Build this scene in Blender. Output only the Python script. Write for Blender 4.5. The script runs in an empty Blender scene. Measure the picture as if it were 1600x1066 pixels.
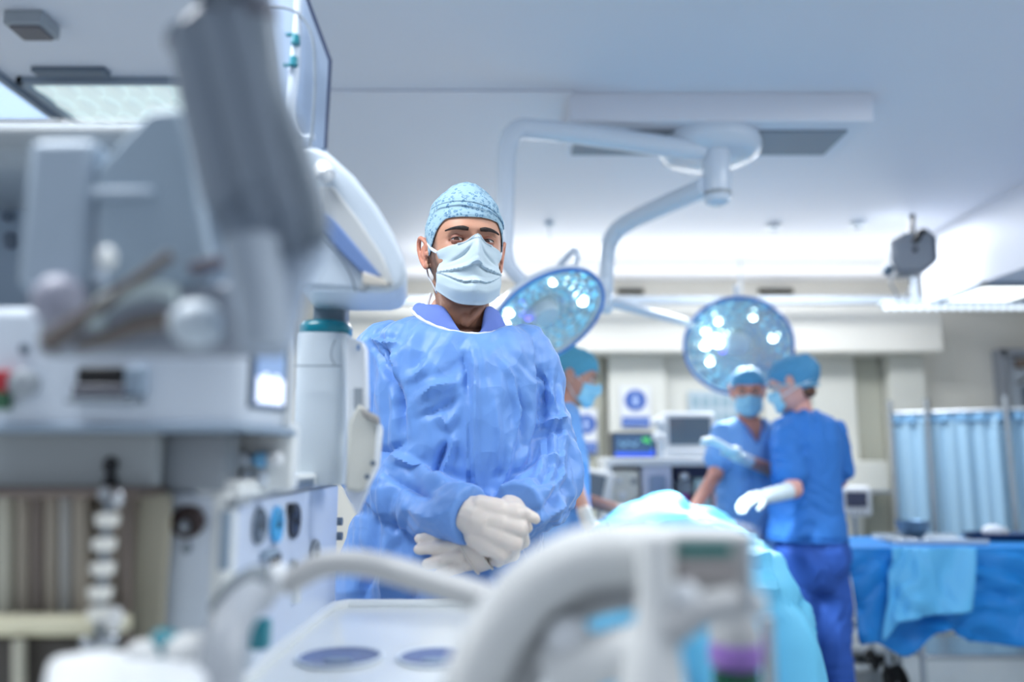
import bpy, bmesh, math, random
import numpy as np
from mathutils import Vector, Matrix, noise
random.seed(7)
PI = math.pi
SC = bpy.context.scene
COL = SC.collection

# ---------------------------------------------------------------- camera, world, lights, exposure
CAM_Z = 1.235; PITCH = math.radians(8.2); FPX = 1250.0
cam_data = bpy.data.cameras.new('camera'); cam = bpy.data.objects.new('camera', cam_data); COL.objects.link(cam)
cam.location = (0, 0, CAM_Z); cam.rotation_euler = (PI/2 + PITCH, 0, 0)
cam_data.sensor_width = 36; cam_data.lens = 36*FPX/1600; cam_data.clip_start = 0.02
cam_data.dof.use_dof = True; cam_data.dof.focus_distance = 1.66; cam_data.dof.aperture_fstop = 1.15
SC.camera = cam
SC.view_settings.view_transform = 'Standard'; SC.view_settings.look = 'None'
SC.view_settings.gamma = 1.0; SC.view_settings.use_curve_mapping = False
SC.view_settings.exposure = 0.12
SC.cycles.use_denoising = True
SC.cycles.max_bounces = 8; SC.cycles.diffuse_bounces = 4; SC.cycles.glossy_bounces = 3; SC.cycles.transmission_bounces = 6
SC.cycles.caustics_reflective = False; SC.cycles.caustics_refractive = False
SC.cycles.sample_clamp_indirect = 4.0
W = bpy.data.worlds.new('world'); SC.world = W; W.use_nodes = True
W.node_tree.nodes['Background'].inputs[0].default_value = (0.80, 0.88, 1.0, 1)
W.node_tree.nodes['Background'].inputs[1].default_value = 0.60

def area_light(name, loc, sx, sy, power, col, rot=(0, 0, 0), spread=PI):
    d = bpy.data.lights.new(name, 'AREA'); d.shape = 'RECTANGLE'; d.size = sx; d.size_y = sy
    d.energy = power; d.color = col; d.spread = spread
    o = bpy.data.objects.new(name, d); COL.objects.link(o); o.location = loc; o.rotation_euler = rot
    return o
CEIL = 2.7
for (lx, ly, lz, sx_, pw) in ((1.2, 6.28, 2.45, 4.4, 8), (1.4, 5.6, 2.38, 4.2, 12)):
    area_light('uplight', (lx, ly, lz), sx_, 0.12, pw, (1.0, 0.99, 0.96), (PI+0.45, 0, 0))
for (lx, ly, pw) in ((-0.9, 0.75, 44), (1.5, 0.7, 34), (-2.1, 3.1, 18), (-0.3, 5.2, 36), (2.0, 5.0, 36), (2.0, 2.2, 18)):
    area_light('panel_glow', (lx, ly, CEIL-0.03), 1.1, 0.55, pw, (0.94, 0.97, 1.0))

# ---------------------------------------------------------------- helpers
def at(px, py, Y):
    v = (533-py)/FPX; u = (px-800)/FPX
    d = Vector((u, math.cos(PITCH)-v*math.sin(PITCH), math.sin(PITCH)+v*math.cos(PITCH)))
    return Vector((0, 0, CAM_Z)) + d*(Y/d.y)

def s2l(c):
    return tuple(((x/255)/12.92 if x/255 <= 0.04045 else ((x/255+0.055)/1.055)**2.4) for x in c)

MATS = {}
def mat(name, rgb, rough=0.5, metal=0.0, bump=0.0, bscale=40.0, var=0.0, spec=0.5, trans=0.0, emit=None, estr=0.0, sss=0.0, alpha=1.0, coat=0.0, vcol=False, ior=1.45, sheen=0.0):
    if name in MATS: return MATS[name]
    m = bpy.data.materials.new(name); m.use_nodes = True; nt = m.node_tree; b = nt.nodes['Principled BSDF']
    c = s2l(rgb) + (1,)
    b.inputs['Base Color'].default_value = c; b.inputs['Roughness'].default_value = rough
    b.inputs['Metallic'].default_value = metal; b.inputs['Specular IOR Level'].default_value = spec
    b.inputs['Transmission Weight'].default_value = trans; b.inputs['Alpha'].default_value = alpha
    b.inputs['Coat Weight'].default_value = coat; b.inputs['IOR'].default_value = ior
    b.inputs['Sheen Weight'].default_value = sheen
    if sss:
        b.inputs['Subsurface Weight'].default_value = sss
        b.inputs['Subsurface Radius'].default_value = (0.012, 0.005, 0.003); b.inputs['Subsurface Scale'].default_value = 1.0
    if emit:
        b.inputs['Emission Color'].default_value = s2l(emit) + (1,); b.inputs['Emission Strength'].default_value = estr
    tc = nt.nodes.new('ShaderNodeTexCoord')
    if var or bump:
        n = nt.nodes.new('ShaderNodeTexNoise'); n.inputs['Scale'].default_value = bscale; n.inputs['Detail'].default_value = 4
        nt.links.new(tc.outputs['Object'], n.inputs['Vector'])
    if vcol:
        a = nt.nodes.new('ShaderNodeAttribute'); a.attribute_name = 'col'
        src = a.outputs['Color']
    else: src = None
    if var:
        mx = nt.nodes.new('ShaderNodeMix'); mx.data_type = 'RGBA'; mx.blend_type = 'MULTIPLY'; mx.inputs[0].default_value = 1.0
        r = nt.nodes.new('ShaderNodeMapRange'); r.inputs[1].default_value = 0.3; r.inputs[2].default_value = 0.7
        r.inputs[3].default_value = 1-var; r.inputs[4].default_value = 1.0
        nt.links.new(n.outputs['Fac'], r.inputs[0])
        if src is not None: nt.links.new(src, mx.inputs[6])
        else: mx.inputs[6].default_value = c
        nt.links.new(r.outputs[0], mx.inputs[7]); src = mx.outputs[2]
    if src is not None: nt.links.new(src, b.inputs['Base Color'])
    if bump:
        bp = nt.nodes.new('ShaderNodeBump'); bp.inputs['Strength'].default_value = bump; bp.inputs['Distance'].default_value = 0.004
        nt.links.new(n.outputs['Fac'], bp.inputs['Height']); nt.links.new(bp.outputs[0], b.inputs['Normal'])
    MATS[name] = m
    return m

class MB:
    """collects shapes into one mesh"""
    def __init__(self): self.v = []; self.f = []
    def add(self, vs, fs):
        k = len(self.v); self.v += [Vector(a) for a in vs]; self.f += [tuple(i+k for i in f) for f in fs]; return self
    def box(self, c, s, rot=None):
        hx, hy, hz = s[0]/2, s[1]/2, s[2]/2; c = Vector(c)
        vs = [Vector((x, y, z)) for x in (-hx, hx) for y in (-hy, hy) for z in (-hz, hz)]
        if rot is not None:
            R = rot if isinstance(rot, Matrix) else Matrix.Rotation(rot, 3, 'Z')
            vs = [R @ a for a in vs]
        return self.add([a+c for a in vs], [(0, 1, 3, 2), (4, 6, 7, 5), (0, 4, 5, 1), (2, 3, 7, 6), (0, 2, 6, 4), (1, 5, 7, 3)])
    def loft(self, rings, close=True, caps=True):
        n = len(rings[0]); vs = [p for r in rings for p in r]; fs = []
        for i in range(len(rings)-1):
            for j in range(n if close else n-1):
                a = i*n+j; b = i*n+(j+1) % n
                fs.append((a, b, b+n, a+n))
        if caps and close:
            fs.append(tuple(range(n-1, -1, -1))); fs.append(tuple((len(rings)-1)*n+j for j in range(n)))
        return self.add(vs, fs)
    def tube(self, pts, r, n=12, caps=True, smooth=0, flat=1.0):
        pts = [Vector(p) for p in pts]
        rr = list(r) if hasattr(r, '__len__') else [r]*len(pts)
        if smooth: pts, rr = spline(pts, rr, smooth)
        rings = []; t = (pts[1]-pts[0]).normalized()
        up = Vector((0, 0, 1)) if abs(t.z) < 0.9 else Vector((1, 0, 0))
        nrm = (up - t*up.dot(t)).normalized()
        for i, p in enumerate(pts):
            a = pts[max(i-1, 0)]; b = pts[min(i+1, len(pts)-1)]; t = (b-a).normalized() if (b-a).length > 1e-9 else t
            nrm = (nrm - t*nrm.dot(t)).normalized(); bi = t.cross(nrm)
            rings.append([p + (nrm*math.cos(k*2*PI/n)*flat + bi*math.sin(k*2*PI/n))*rr[i] for k in range(n)])
        return self.loft(rings, caps=caps)
    def cyl(self, p0, p1, r, r2=None, n=20): return self.tube([p0, p1], [r, r if r2 is None else r2], n)
    def capsule(self, p0, p1, r0, r1, n=16):
        p0 = Vector(p0); p1 = Vector(p1); d = (p1-p0); L = d.length; t = d/L if L > 1e-6 else Vector((0, 0, 1))
        pts = []; rr = []
        for k in range(5):
            a = -PI/2 + k*PI/10; pts.append(p0+t*math.sin(a)*r0*0.999); rr.append(max(math.cos(a)*r0, r0*0.02))
        for k in range(0, 6):
            a = k*PI/10; pts.append(p1+t*math.sin(a)*r1*0.999+t*1e-5); rr.append(max(math.cos(a)*r1, r1*0.02))
        return self.tube(pts, rr, n)
    def chain(self, pts, rr, n=16):
        for i in range(len(pts)-1): self.capsule(pts[i], pts[i+1], rr[i], rr[i+1], n)
        return self
    def ell(self, c, s, rot=None, n=20, m=14):
        c = Vector(c); rings = []
        for i in range(m+1):
            a = -PI/2 + PI*i/m; z = math.sin(a); q = max(math.cos(a), 1e-3); ring = []
            for j in range(n):
                p = Vector((math.cos(j*2*PI/n)*q*s[0], math.sin(j*2*PI/n)*q*s[1], z*s[2]))
                if rot is not None: p = rot @ p
                ring.append(p+c)
            rings.append(ring)
        return self.loft(rings)
    def lathe(self, prof, c=(0, 0, 0), rot=None, n=32, caps=True):
        c = Vector(c); rings = []
        for (r, z) in prof:
            ring = []
            for j in range(n):
                p = Vector((math.cos(j*2*PI/n)*max(r, 1e-4), math.sin(j*2*PI/n)*max(r, 1e-4), z))
                if rot is not None: p = rot @ p
                ring.append(p+c)
            rings.append(ring)
        return self.loft(rings, caps=caps)
    def prism(self, outline, d):
        """outline: list of 3-D points, d: extrusion vector"""
        d = Vector(d); o = [Vector(p) for p in outline]
        return self.loft([o, [p+d for p in o]])
    def grid(self, fn, nu, nv, closed=False):
        vs = [fn(i/(nu-1 if not closed else nu), j/(nv-1)) for j in range(nv) for i in range(nu)]
        fs = []
        for j in range(nv-1):
            for i in range(nu if closed else nu-1):
                a = j*nu+i; b = j*nu+(i+1) % nu; fs.append((a, b, b+nu, a+nu))
        return self.add(vs, fs)
    def mesh(self, name):
        me = bpy.data.meshes.new(name); me.from_pydata([tuple(a) for a in self.v], [], self.f); me.update(); return me

def spline(pts, rr, k):
    P = [pts[0]] + pts + [pts[-1]]; out = []; ro = []
    for i in range(1, len(P)-2):
        for s in range(k):
            t = s/k; a, b, c, d = P[i-1], P[i], P[i+1], P[i+2]
            out.append(0.5*((2*b)+(c-a)*t+(2*a-5*b+4*c-d)*t*t+(3*b-a-3*c+d)*t**3))
            ro.append(rr[i-1]*(1-t)+rr[i]*t)
    out.append(pts[-1]); ro.append(rr[-1]); return out, ro

def shade(me, angle=40):
    bm = bmesh.new(); bm.from_mesh(me); bmesh.ops.recalc_face_normals(bm, faces=bm.faces)
    ca = math.radians(angle)
    for f in bm.faces: f.smooth = True
    for e in bm.edges:
        e.smooth = not (len(e.link_faces) == 2 and e.calc_face_angle(0) > ca)
    bm.to_mesh(me); bm.free()

def obj(name, mb, m, parent=None, bevel=0.0, angle=40, seg=2, solid=0.0, sub=0):
    me = mb.mesh(name) if isinstance(mb, MB) else mb
    shade(me, angle)
    me.materials.append(m) if m else None
    o = bpy.data.objects.new(name, me); COL.objects.link(o)
    if parent is not None:
        o.parent = parent; o.matrix_parent_inverse = Matrix.Translation(parent.location).inverted() if parent.type == 'EMPTY' else Matrix.Identity(4)
    if sub:
        s = o.modifiers.new('sub', 'SUBSURF'); s.levels = sub; s.render_levels = sub
    if solid:
        s = o.modifiers.new('solid', 'SOLIDIFY'); s.thickness = solid; s.offset = 0
    if bevel:
        b = o.modifiers.new('bev', 'BEVEL'); b.width = bevel; b.segments = seg; b.limit_method = 'ANGLE'; b.angle_limit = math.radians(35)
        b.harden_normals = False
    return o

def thing(name, label, cat, loc=(0, 0, 0), group=None):
    o = bpy.data.objects.new(name, None); COL.objects.link(o); o.location = loc; o.empty_display_size = 0.1
    return tag(o, label, cat, group)
def tag(o, label, cat, group=None, kind=None):
    o['label'] = label; o['category'] = cat
    if group: o['group'] = group
    if kind: o['kind'] = kind
    return o
def struct(name, mb, m, label=None, parent=None, **k):
    o = obj(name, mb, m, parent, **k)
    if parent is None: o['kind'] = 'structure'; o['label'] = label; o['category'] = name.split('_')[0]
    return o

# numpy noise
_rs = np.random.RandomState(3); _TAB = _rs.rand(65536)
def _h(ix, iy, iz): return _TAB[((ix*73856093) ^ (iy*19349663) ^ (iz*83492791)) & 65535]
def vnoise(P, s=1.0, seed=0):
    q = P*s + seed*17.31; i = np.floor(q).astype(np.int64); f = q-i; f = f*f*(3-2*f)
    x, y, z = i[:, 0], i[:, 1], i[:, 2]; r = 0
    for dx in (0, 1):
        for dy in (0, 1):
            for dz in (0, 1):
                w = (f[:, 0] if dx else 1-f[:, 0])*(f[:, 1] if dy else 1-f[:, 1])*(f[:, 2] if dz else 1-f[:, 2])
                r = r + w*_h(x+dx, y+dy, z+dz)
    return r*2-1
def crumple(P, s, seed=0, n=5, stretch=(1, 1, 1)):
    """folded-paper relief: triangle waves along random directions over a warped domain"""
    rs = np.random.RandomState(seed+11); Q = P*np.array(stretch)
    Wp = np.stack([vnoise(Q, s*0.55, seed+k) for k in range(3)], 1)*1.7/s
    Q = Q+Wp; out = np.zeros(len(P))
    for k in range(n):
        d = rs.normal(size=3); d /= np.linalg.norm(d); fr = s*(0.6+0.9*rs.rand())
        ph = (Q@d)*fr + rs.rand(); t = np.abs((ph % 1.0)*2-1)
        amp = np.clip(vnoise(P, s*0.4, seed+31+k)*2.4+0.35, 0, 1)
        out += (t-0.5)*amp/fr*s
    return out/n*2

def get_np(me):
    n = len(me.vertices); a = np.empty(n*3); me.vertices.foreach_get('co', a); return a.reshape(n, 3)
def get_nrm(me):
    n = len(me.vertices); a = np.empty(n*3, dtype=np.float32); me.vertices.foreach_get('normal', a); return a.reshape(n, 3).astype(float)
def set_np(me, a): me.vertices.foreach_set('co', a.astype(np.float32).ravel()); me.update()

def remesh(mb, voxel, smooth=4, fac=0.5):
    """voxel union of all shapes, smoothed -> one continuous mesh"""
    me = mb.mesh('tmp') if isinstance(mb, MB) else mb
    bm = bmesh.new(); bm.from_mesh(me); bmesh.ops.recalc_face_normals(bm, faces=bm.faces); bm.to_mesh(me); bm.free()
    o = bpy.data.objects.new('tmp', me); COL.objects.link(o)
    r = o.modifiers.new('r', 'REMESH'); r.mode = 'VOXEL'; r.voxel_size = voxel; r.adaptivity = 0
    if smooth:
        s = o.modifiers.new('s', 'SMOOTH'); s.iterations = smooth; s.factor = fac
    dg = bpy.context.evaluated_depsgraph_get(); dg.update()
    out = bpy.data.meshes.new_from_object(o.evaluated_get(dg))
    bpy.data.objects.remove(o); bpy.data.meshes.remove(me)
    return out
def vcolor(me, cols):
    a = me.color_attributes.new('col', 'FLOAT_COLOR', 'POINT')
    a.data.foreach_set('color', np.concatenate([cols, np.ones((len(cols), 1))], 1).astype(np.float32).ravel())
def smoothstep(a, b, x):
    t = np.clip((x-a)/(b-a), 0, 1); return t*t*(3-2*t)
# ---------------------------------------------------------------- materials
M_WALL = mat('wall_paint', (234, 231, 222), 0.6, bump=0.05, bscale=60)
M_CEIL = mat('ceiling_paint', (222, 226, 236), 0.55, bump=0.04, bscale=50)
M_FLOOR = mat('floor_vinyl', (166, 176, 184), 0.35, var=0.12, bscale=30)
M_TRIM = mat('trim_white', (224, 224, 216), 0.4)
M_BEIGE = mat('beige_panel', (186, 186, 172), 0.5)
M_WHITE = mat('white_plastic', (226, 230, 234), 0.32, bump=0.02, bscale=80)
M_COOLW = mat('cool_white_plastic', (196, 208, 220), 0.35)
M_GREY = mat('grey_plastic', (150, 158, 166), 0.4)
M_SLATE = mat('slate_plastic', (98, 112, 128), 0.42)
M_DARK = mat('dark_plastic', (38, 40, 46), 0.4)
M_BLACK = mat('black_plastic', (14, 14, 17), 0.35)
M_STEEL = mat('steel', (190, 196, 202), 0.25, metal=1.0)
M_CHROME = mat('chrome', (225, 230, 235), 0.08, metal=1.0)
M_TEAL = mat('teal_plastic', (0, 122, 140), 0.3, coat=0.3)
M_RUBBER = mat('rubber', (30, 31, 34), 0.6)
M_GLASS = mat('clear_glass', (235, 245, 250), 0.03, trans=1.0)

# ---------------------------------------------------------------- room shell
XL, XR, YB, YF = -3.4, 4.3, 6.6, -0.9
struct('floor', MB().box(((XL+XR)/2, (YB+YF)/2, -0.05), (XR-XL, YB-YF, 0.1)), M_FLOOR, 'grey green vinyl floor of the operating room')
struct('ceiling', MB().box(((XL+XR)/2, (YB+YF)/2, CEIL+0.05), (XR-XL, YB-YF, 0.1)), M_CEIL, 'smooth pale blue white ceiling')
struct('wall_back', MB().box(((XL+XR)/2, YB+0.05, CEIL/2), (XR-XL+0.2, 0.1, CEIL)), M_WALL, 'white wall at the far end of the room')
struct('wall_left', MB().box((XL-0.05, (YB+YF)/2, CEIL/2), (0.1, YB-YF, CEIL)), M_WALL, 'white wall on the left')
struct('wall_right', MB().box((XR+0.05, (YB+YF)/2, CEIL/2), (0.1, YB-YF, CEIL)), M_WALL, 'white wall on the right')
# soffit over the right side and ceiling step
struct('trim_1', MB().box(((2.78+XR)/2, 3.35, 2.475), (XR-2.78, 3.9, 0.45)), M_CEIL, 'lowered ceiling box along the right side')
struct('trim_2', MB().box((0.9, 6.38, 2.22), (4.9, 0.44, 0.36)), M_WALL, 'white boxed header over the wall units', bevel=0.006)
struct('trim_3', MB().box((-0.35, 3.3, CEIL-0.006), (1.2, 0.5, 0.012)), M_CEIL, 'shallow raised strip on the ceiling', bevel=0.004)
# wall units below the header
def wallx(px, Y=6.5): return at(px, 650, Y).x
def panel(name, x0, x1, y0, z0, z1, m, th=0.06, **k):
    return struct(name, MB().box(((wallx(x0)+wallx(x1))/2, y0, (z0+z1)/2), (abs(wallx(x1)-wallx(x0)), th, z1-z0)), m, **k)
panel('trim_4', 868, 944, 6.56, 0, 2.04, M_BEIGE, 0.08, label='beige recessed strip behind the staff member in profile', bevel=0.004)
panel('trim_5', 950, 1038, 6.5, 0, 2.04, M_TRIM, 0.2, label='white tall panel carrying the blue signs', bevel=0.006)
for i, (a, b) in enumerate(((1041, 1114), (1117, 1190), (1193, 1266), (1269, 1338))):
    o = panel('trim_%d' % (6+i), a, b, 6.54, 0.0, 2.04, M_TRIM, 0.12, label='white flush cupboard front below the header, %s' % ('first', 'second', 'third', 'fourth')[i], bevel=0.005)
    obj('handle', MB().cyl((wallx(b)-0.05, 6.46, 1.0), (wallx(b)-0.05, 6.46, 1.15), 0.008), M_STEEL, o)
panel('trim_10', 1342, 1383, 6.57, 0, 2.04, M_BEIGE, 0.06, label='beige recessed strip left of the white pier', bevel=0.004)
panel('trim_11', 1386, 1440, 6.5, 0, 2.04, M_TRIM, 0.2, label='white pier at the right end of the header', bevel=0.006)
struct('baseboard_back', MB().box((0.4, 6.57, 0.06), (7.5, 0.06, 0.12)), mat('skirting', (120, 140, 150), 0.4), 'grey blue skirting along the far wall')
# door on the right of the far wall
dx = at(1600, 600, 6.5).x
d1 = struct('door_1', MB().box((dx+0.3, 6.56, 1.02), (0.86, 0.06, 2.04)), mat('door_paint', (196, 206, 218), 0.4), 'pale door at the far right edge', bevel=0.004)
obj('door_frame', MB().box((dx-0.155, 6.54, 1.05), (0.06, 0.12, 2.1)).box((dx+0.3, 6.54, 2.075), (0.96, 0.12, 0.06)), mat('door_trim', (150, 156, 166), 0.4), d1, bevel=0.004)
obj('closer_rail', MB().box((dx+0.28, 6.5, 1.985), (0.66, 0.06, 0.07)), mat('brown_metal', (126, 112, 104), 0.4), d1, bevel=0.004)
obj('vision_panel', MB().box((dx+0.05, 6.52, 1.55), (0.12, 0.02, 0.5)), M_SLATE, d1, bevel=0.003)
obj('hook', MB().tube([(dx-0.05, 6.5, 1.83), (dx-0.05, 6.46, 1.83), (dx-0.02, 6.45, 1.86), (dx+0.03, 6.45, 1.88)], 0.012, 8), M_DARK, d1)

# two slot vents high on the far wall
for i, px in enumerate((985, 1212)):
    c = at(px, 455.5, 6.58); t = thing('slot_vent', 'dark slot vent high on the far wall, %s of the two' % ('left', 'right')[i], 'vent', c, 'slot vents high on the far wall')
    w = 0.22 if i == 0 else 0.29
    obj('frame', MB().box(c+Vector((0, -0.004, 0)), (w, 0.02, 0.042)), mat('vent_olive', (70, 70, 52), 0.5), t, bevel=0.002)
    sl = MB()
    for k in range(3): sl.box(c+Vector((0, -0.016, -0.011+0.011*k)), (w-0.02, 0.008, 0.004))
    obj('louvre', sl, M_DARK, t)
# long trunking rail that crosses the room in front of the far wall, with light strip at its right
p0 = at(534, 470, 5.9); p1 = at(1640, 476, 5.9)
r = thing('overhead_rail', 'long thin white rail crossing the room under the ceiling before the header', 'rail', p0)
obj('rail_body', MB().box(((p0.x+XR)/2, 5.9, p0.z), (XR-p0.x, 0.07, 0.055)), M_COOLW, r, bevel=0.006)
for k in range(4):
    xx = p0.x+0.3+k*1.35
    obj('hanger', MB().cyl((xx, 5.9, p0.z+0.02), (xx, 5.9, CEIL+0.0), 0.007, n=10), M_COOLW, r)
# strip light right of it
sx0 = at(1378, 482, 5.5).x; sz = at(1378, 481, 5.5).z
t = thing('strip_light', 'long strip light with a row of bright bulbs at upper right', 'light', (sx0, 5.5, sz))
obj('housing', MB().box(((sx0+XR)/2, 5.5, sz+0.03), (XR-sx0, 0.09, 0.03)), M_COOLW, t, bevel=0.004)
M_LED = mat('led_glow', (230, 240, 250), 0.4, emit=(228, 240, 250), estr=1.2)
kx = sx0+0.03
while kx < XR-0.05:
    obj('bulb', MB().ell((kx, 5.49, sz), (0.019, 0.024, 0.02), n=10, m=6), M_LED, t); kx += 0.058
for k in range(2): obj('bracket', MB().box((sx0+0.25+k*1.0, 5.53, (sz+0.045+CEIL)/2), (0.03, 0.012, CEIL-sz-0.045)), M_COOLW, t)

# ceiling lights
M_PANEL = mat('light_panel', (200, 220, 245), 0.4, emit=(176, 203, 236), estr=0.95)
M_PANEL2 = mat('light_panel_bright', (245, 250, 250), 0.4, emit=(250, 255, 250), estr=2.2)
M_PRISM = mat('prism_diffuser', (214, 228, 226), 0.3, emit=(200, 216, 218), estr=0.55)
def ceil_light(label, x0, x1, y0, y1, z, m, prism=False):
    t = thing('ceiling_light', label, 'light', ((x0+x1)/2, (y0+y1)/2, z), None)
    cx, cy = (x0+x1)/2, (y0+y1)/2; w, d = x1-x0, y1-y0
    f = MB(); b = 0.025
    f.box((cx, y0, z-0.012), (w+b, b, 0.03)).box((cx, y1, z-0.012), (w+b, b, 0.03)).box((x0, cy, z-0.012), (b, d+b, 0.03)).box((x1, cy, z-0.012), (b, d+b, 0.03))
    obj('frame', f, mat('light_frame', (130, 144, 160), 0.4), t, bevel=0.002)
    if prism:
        obj('tray', MB().box((cx, cy, z-0.002), (w, d, 0.006)), m, t)
        n = int(w/0.09)
        for k in range(n):
            xx = x0+(k+0.5)*w/n
            for q in range(3):
                yy = y0+(q+0.5)*d/3
                obj('lens', MB().ell((xx, yy, z-0.008), (w/n*0.36, d/3*0.46, 0.014), n=10, m=6), M_PRISM, t)
    else: obj('diffuser', MB().box((cx, cy, z-0.006), (w, d, 0.012)), m, t, bevel=0.002)
    return t
ceil_light('pale blue ceiling light panel at the upper left edge', -2.75, -1.98, 2.5, 3.32, CEIL, M_PANEL)
ceil_light('ceiling light with rows of prismatic lenses beside the blue panel', -1.92, -0.95, 2.95, 3.4, CEIL, M_PRISM, True)
c = at(1530, 459, 4.95)
ceil_light('glowing square ceiling light in the lowered ceiling at right', c.x-0.17, c.x+0.3, 4.62, 5.15, 2.25, M_PANEL2)
for (lx, ly) in ((-0.9, 0.75), (1.5, 0.7)): ceil_light('ceiling light panel above the %s front of the room' % ('left' if lx < 0 else 'right'), lx-0.55, lx+0.55, ly-0.28, ly+0.28, CEIL, M_PANEL2)

# ceiling speaker box, slot
c = at(45, 34, 2.5)
t = thing('ceiling_speaker', 'grey square box fixed to the ceiling at the top left corner', 'speaker', (c.x, 2.5, CEIL))
obj('housing', MB().box((c.x, 2.52, CEIL-0.025), (0.13, 0.11, 0.05)), M_GREY, t, bevel=0.006)
obj('grille', MB().box((c.x, 2.52, CEIL-0.054), (0.10, 0.085, 0.01)), mat('warm_grey', (108, 106, 112), 0.5), t, bevel=0.003)
o = tag(obj('ceiling_slot', MB().box((at(105, 98, 2.85).x, 2.88, CEIL-0.01), (0.28, 0.05, 0.02)), M_SLATE, bevel=0.003), 'narrow dark slot on the ceiling above the prismatic light', 'vent')
# detectors
for (px, py, Y, l) in ((1340, 352, 4.9, 'right of the surgical lights'), (1208, 345, 4.95, 'just behind the surgical light hub')):
    c = at(px, py, Y); c.z = CEIL
    t = thing('smoke_detector', 'small round white ceiling detector ' + l, 'detector', c, 'small ceiling detectors')
    obj('base', MB().lathe([(0.05, 0), (0.05, -0.012), (0.044, -0.016)], c, n=24), M_WHITE, t)
    obj('sensor', MB().lathe([(0.036, -0.014), (0.034, -0.034), (0.02, -0.042), (0.001, -0.043)], c, n=24), M_GREY, t)
c = at(858, 345, 4.9); c.z = CEIL
t = thing('ceiling_hook', 'thin pendant rod hanging from the ceiling left of the lamp arm', 'rod', c)
obj('plate', MB().lathe([(0.03, 0), (0.03, -0.02), (0.012, -0.03)], c, n=20), M_COOLW, t)
obj('rod', MB().cyl(c-Vector((0, 0, 0.02)), c-Vector((0, 0, 0.22)), 0.006), M_COOLW, t)

# grey octagonal speaker on bracket, on the soffit's side
c = at(1424, 397, 4.7)
t = thing('wall_speaker', 'grey octagonal wall speaker with black clamp under the ceiling at right', 'speaker', c)
def octa(hw, hh, cc=0.35):
    return [(-hw, -hh*(1-cc)*0.6), (-hw, hh*(1-cc)), (-hw*(1-cc)*0.4, hh), (hw*0.75, hh), (hw, hh*0.8), (hw, -hh*0.55), (hw*0.35, -hh), (-hw*0.75, -hh)]
hw, hh = 0.125, 0.125
tilt = Matrix.Rotation(math.radians(-16), 3, 'Z')
def oc(pts, y): return [c+tilt @ Vector((a, y, b)) for a, b in pts]
obj('cabinet', MB().loft([oc(octa(hw, hh), 0.1), oc(octa(hw, hh), -0.05)]), mat('speaker_grey', (128, 134, 142), 0.45), t, bevel=0.008)
obj('grille', MB().loft([oc(octa(hw*0.86, hh*0.84), -0.045), oc(octa(hw*0.86, hh*0.84), -0.058)]), mat('grille_grey', (150, 156, 164), 0.5, bump=0.4, bscale=400), t, bevel=0.003)
obj('edge_strip', MB().box(c+tilt @ Vector((hw-0.004, -0.03, 0.01)), (0.016, 0.075, 0.14), tilt), M_SLATE, t, bevel=0.003)
obj('screw', MB().cyl(c+tilt @ Vector((0.01, -0.056, 0.01)), c+tilt @ Vector((0.01, -0.068, 0.01)), 0.014), M_DARK, t)
obj('clamp', MB().tube([c+tilt @ Vector(q) for q in ((0.005, -0.065, 0.055), (0.03, -0.07, 0.085), (0.045, -0.06, 0.12), (0.085, -0.05, 0.125))], [0.016, 0.019, 0.018, 0.012], 10, smooth=4), M_BLACK, t)
obj('ceiling_arm', MB().tube([c+Vector((0.02, 0.03, 0.1)), Vector((c.x+0.05, c.y+0.05, CEIL))], 0.018, 10), M_DARK, t)
obj('lamp_knob', MB().ell(c+Vector((-0.16, -0.02, -0.105)), (0.032, 0.03, 0.036)).capsule(c+Vector((-0.15, 0, -0.1)), c+Vector((-0.09, 0.02, -0.08)), 0.014, 0.014), mat('knob_blue_grey', (92, 112, 130), 0.25), t)
for k, q in enumerate((((-0.13, 0, -0.12), (-0.135, 0, -0.19), (-0.11, 0, -0.235), (-0.095, 0.0, -0.3)), ((-0.03, 0, -0.115), (-0.015, 0, -0.17), (-0.03, 0, -0.22), (-0.06, 0, -0.3)))):
    obj('cable', MB().tube([c+Vector(a) for a in q], 0.006, 8, smooth=6), M_GREY, t)
# blue mandatory signs on the white panel and behind the profile staff
def sign(px, py, w, h, r, Y, label):
    c = at(px, py, Y); t = thing('safety_sign', label, 'sign', c, 'blue safety signs on the far wall')
    obj('plate', MB().box(c+Vector((0, 0.004, -0.0)), (w, 0.006, h)), mat('sign_white', (232, 235, 240), 0.4), t, bevel=0.002)
    zc = c.z+h*0.16
    R = Matrix.Rotation(PI/2, 3, 'X')
    M_SB = mat('sign_blue', (48, 92, 178), 0.4); M_SW = mat('sign_mark', (168, 190, 232), 0.4)
    obj('disc', MB().lathe([(r, 0), (r, 0.004)], (c.x, c.y, zc), R, 40), M_SB, t)
    obj('figure', MB().lathe([(r*0.2, 0.004), (r*0.2, 0.006)], (c.x, c.y, zc+r*0.42), R, 20).box((c.x, c.y-0.005, zc-r*0.18), (r*0.42, 0.002, r*0.75)).box((c.x-r*0.3, c.y-0.005, zc-r*0.05), (r*0.13, 0.002, r*0.5)).box((c.x+r*0.3, c.y-0.005, zc-r*0.05), (r*0.13, 0.002, r*0.5)), M_SW, t)
    zb = c.z-h*0.36
    obj('label_plate', MB().box((c.x, c.y-0.001, zb), (w*0.92, 0.004, h*0.24)), M_SB, t)
    l = MB()
    for k in range(6): l.box((c.x-w*0.34+k*w*0.135, c.y-0.004, zb), (w*0.09, 0.002, h*0.07))
    obj('lettering', l, M_SW, t)
sign(993, 636, 0.24, 0.33, 0.085, 6.38, 'blue round safety sign with blue text plate on the white panel')
sign(916, 674, 0.18, 0.36, 0.08, 6.48, 'blue round safety sign half hidden behind the staff member in profile')
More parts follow.
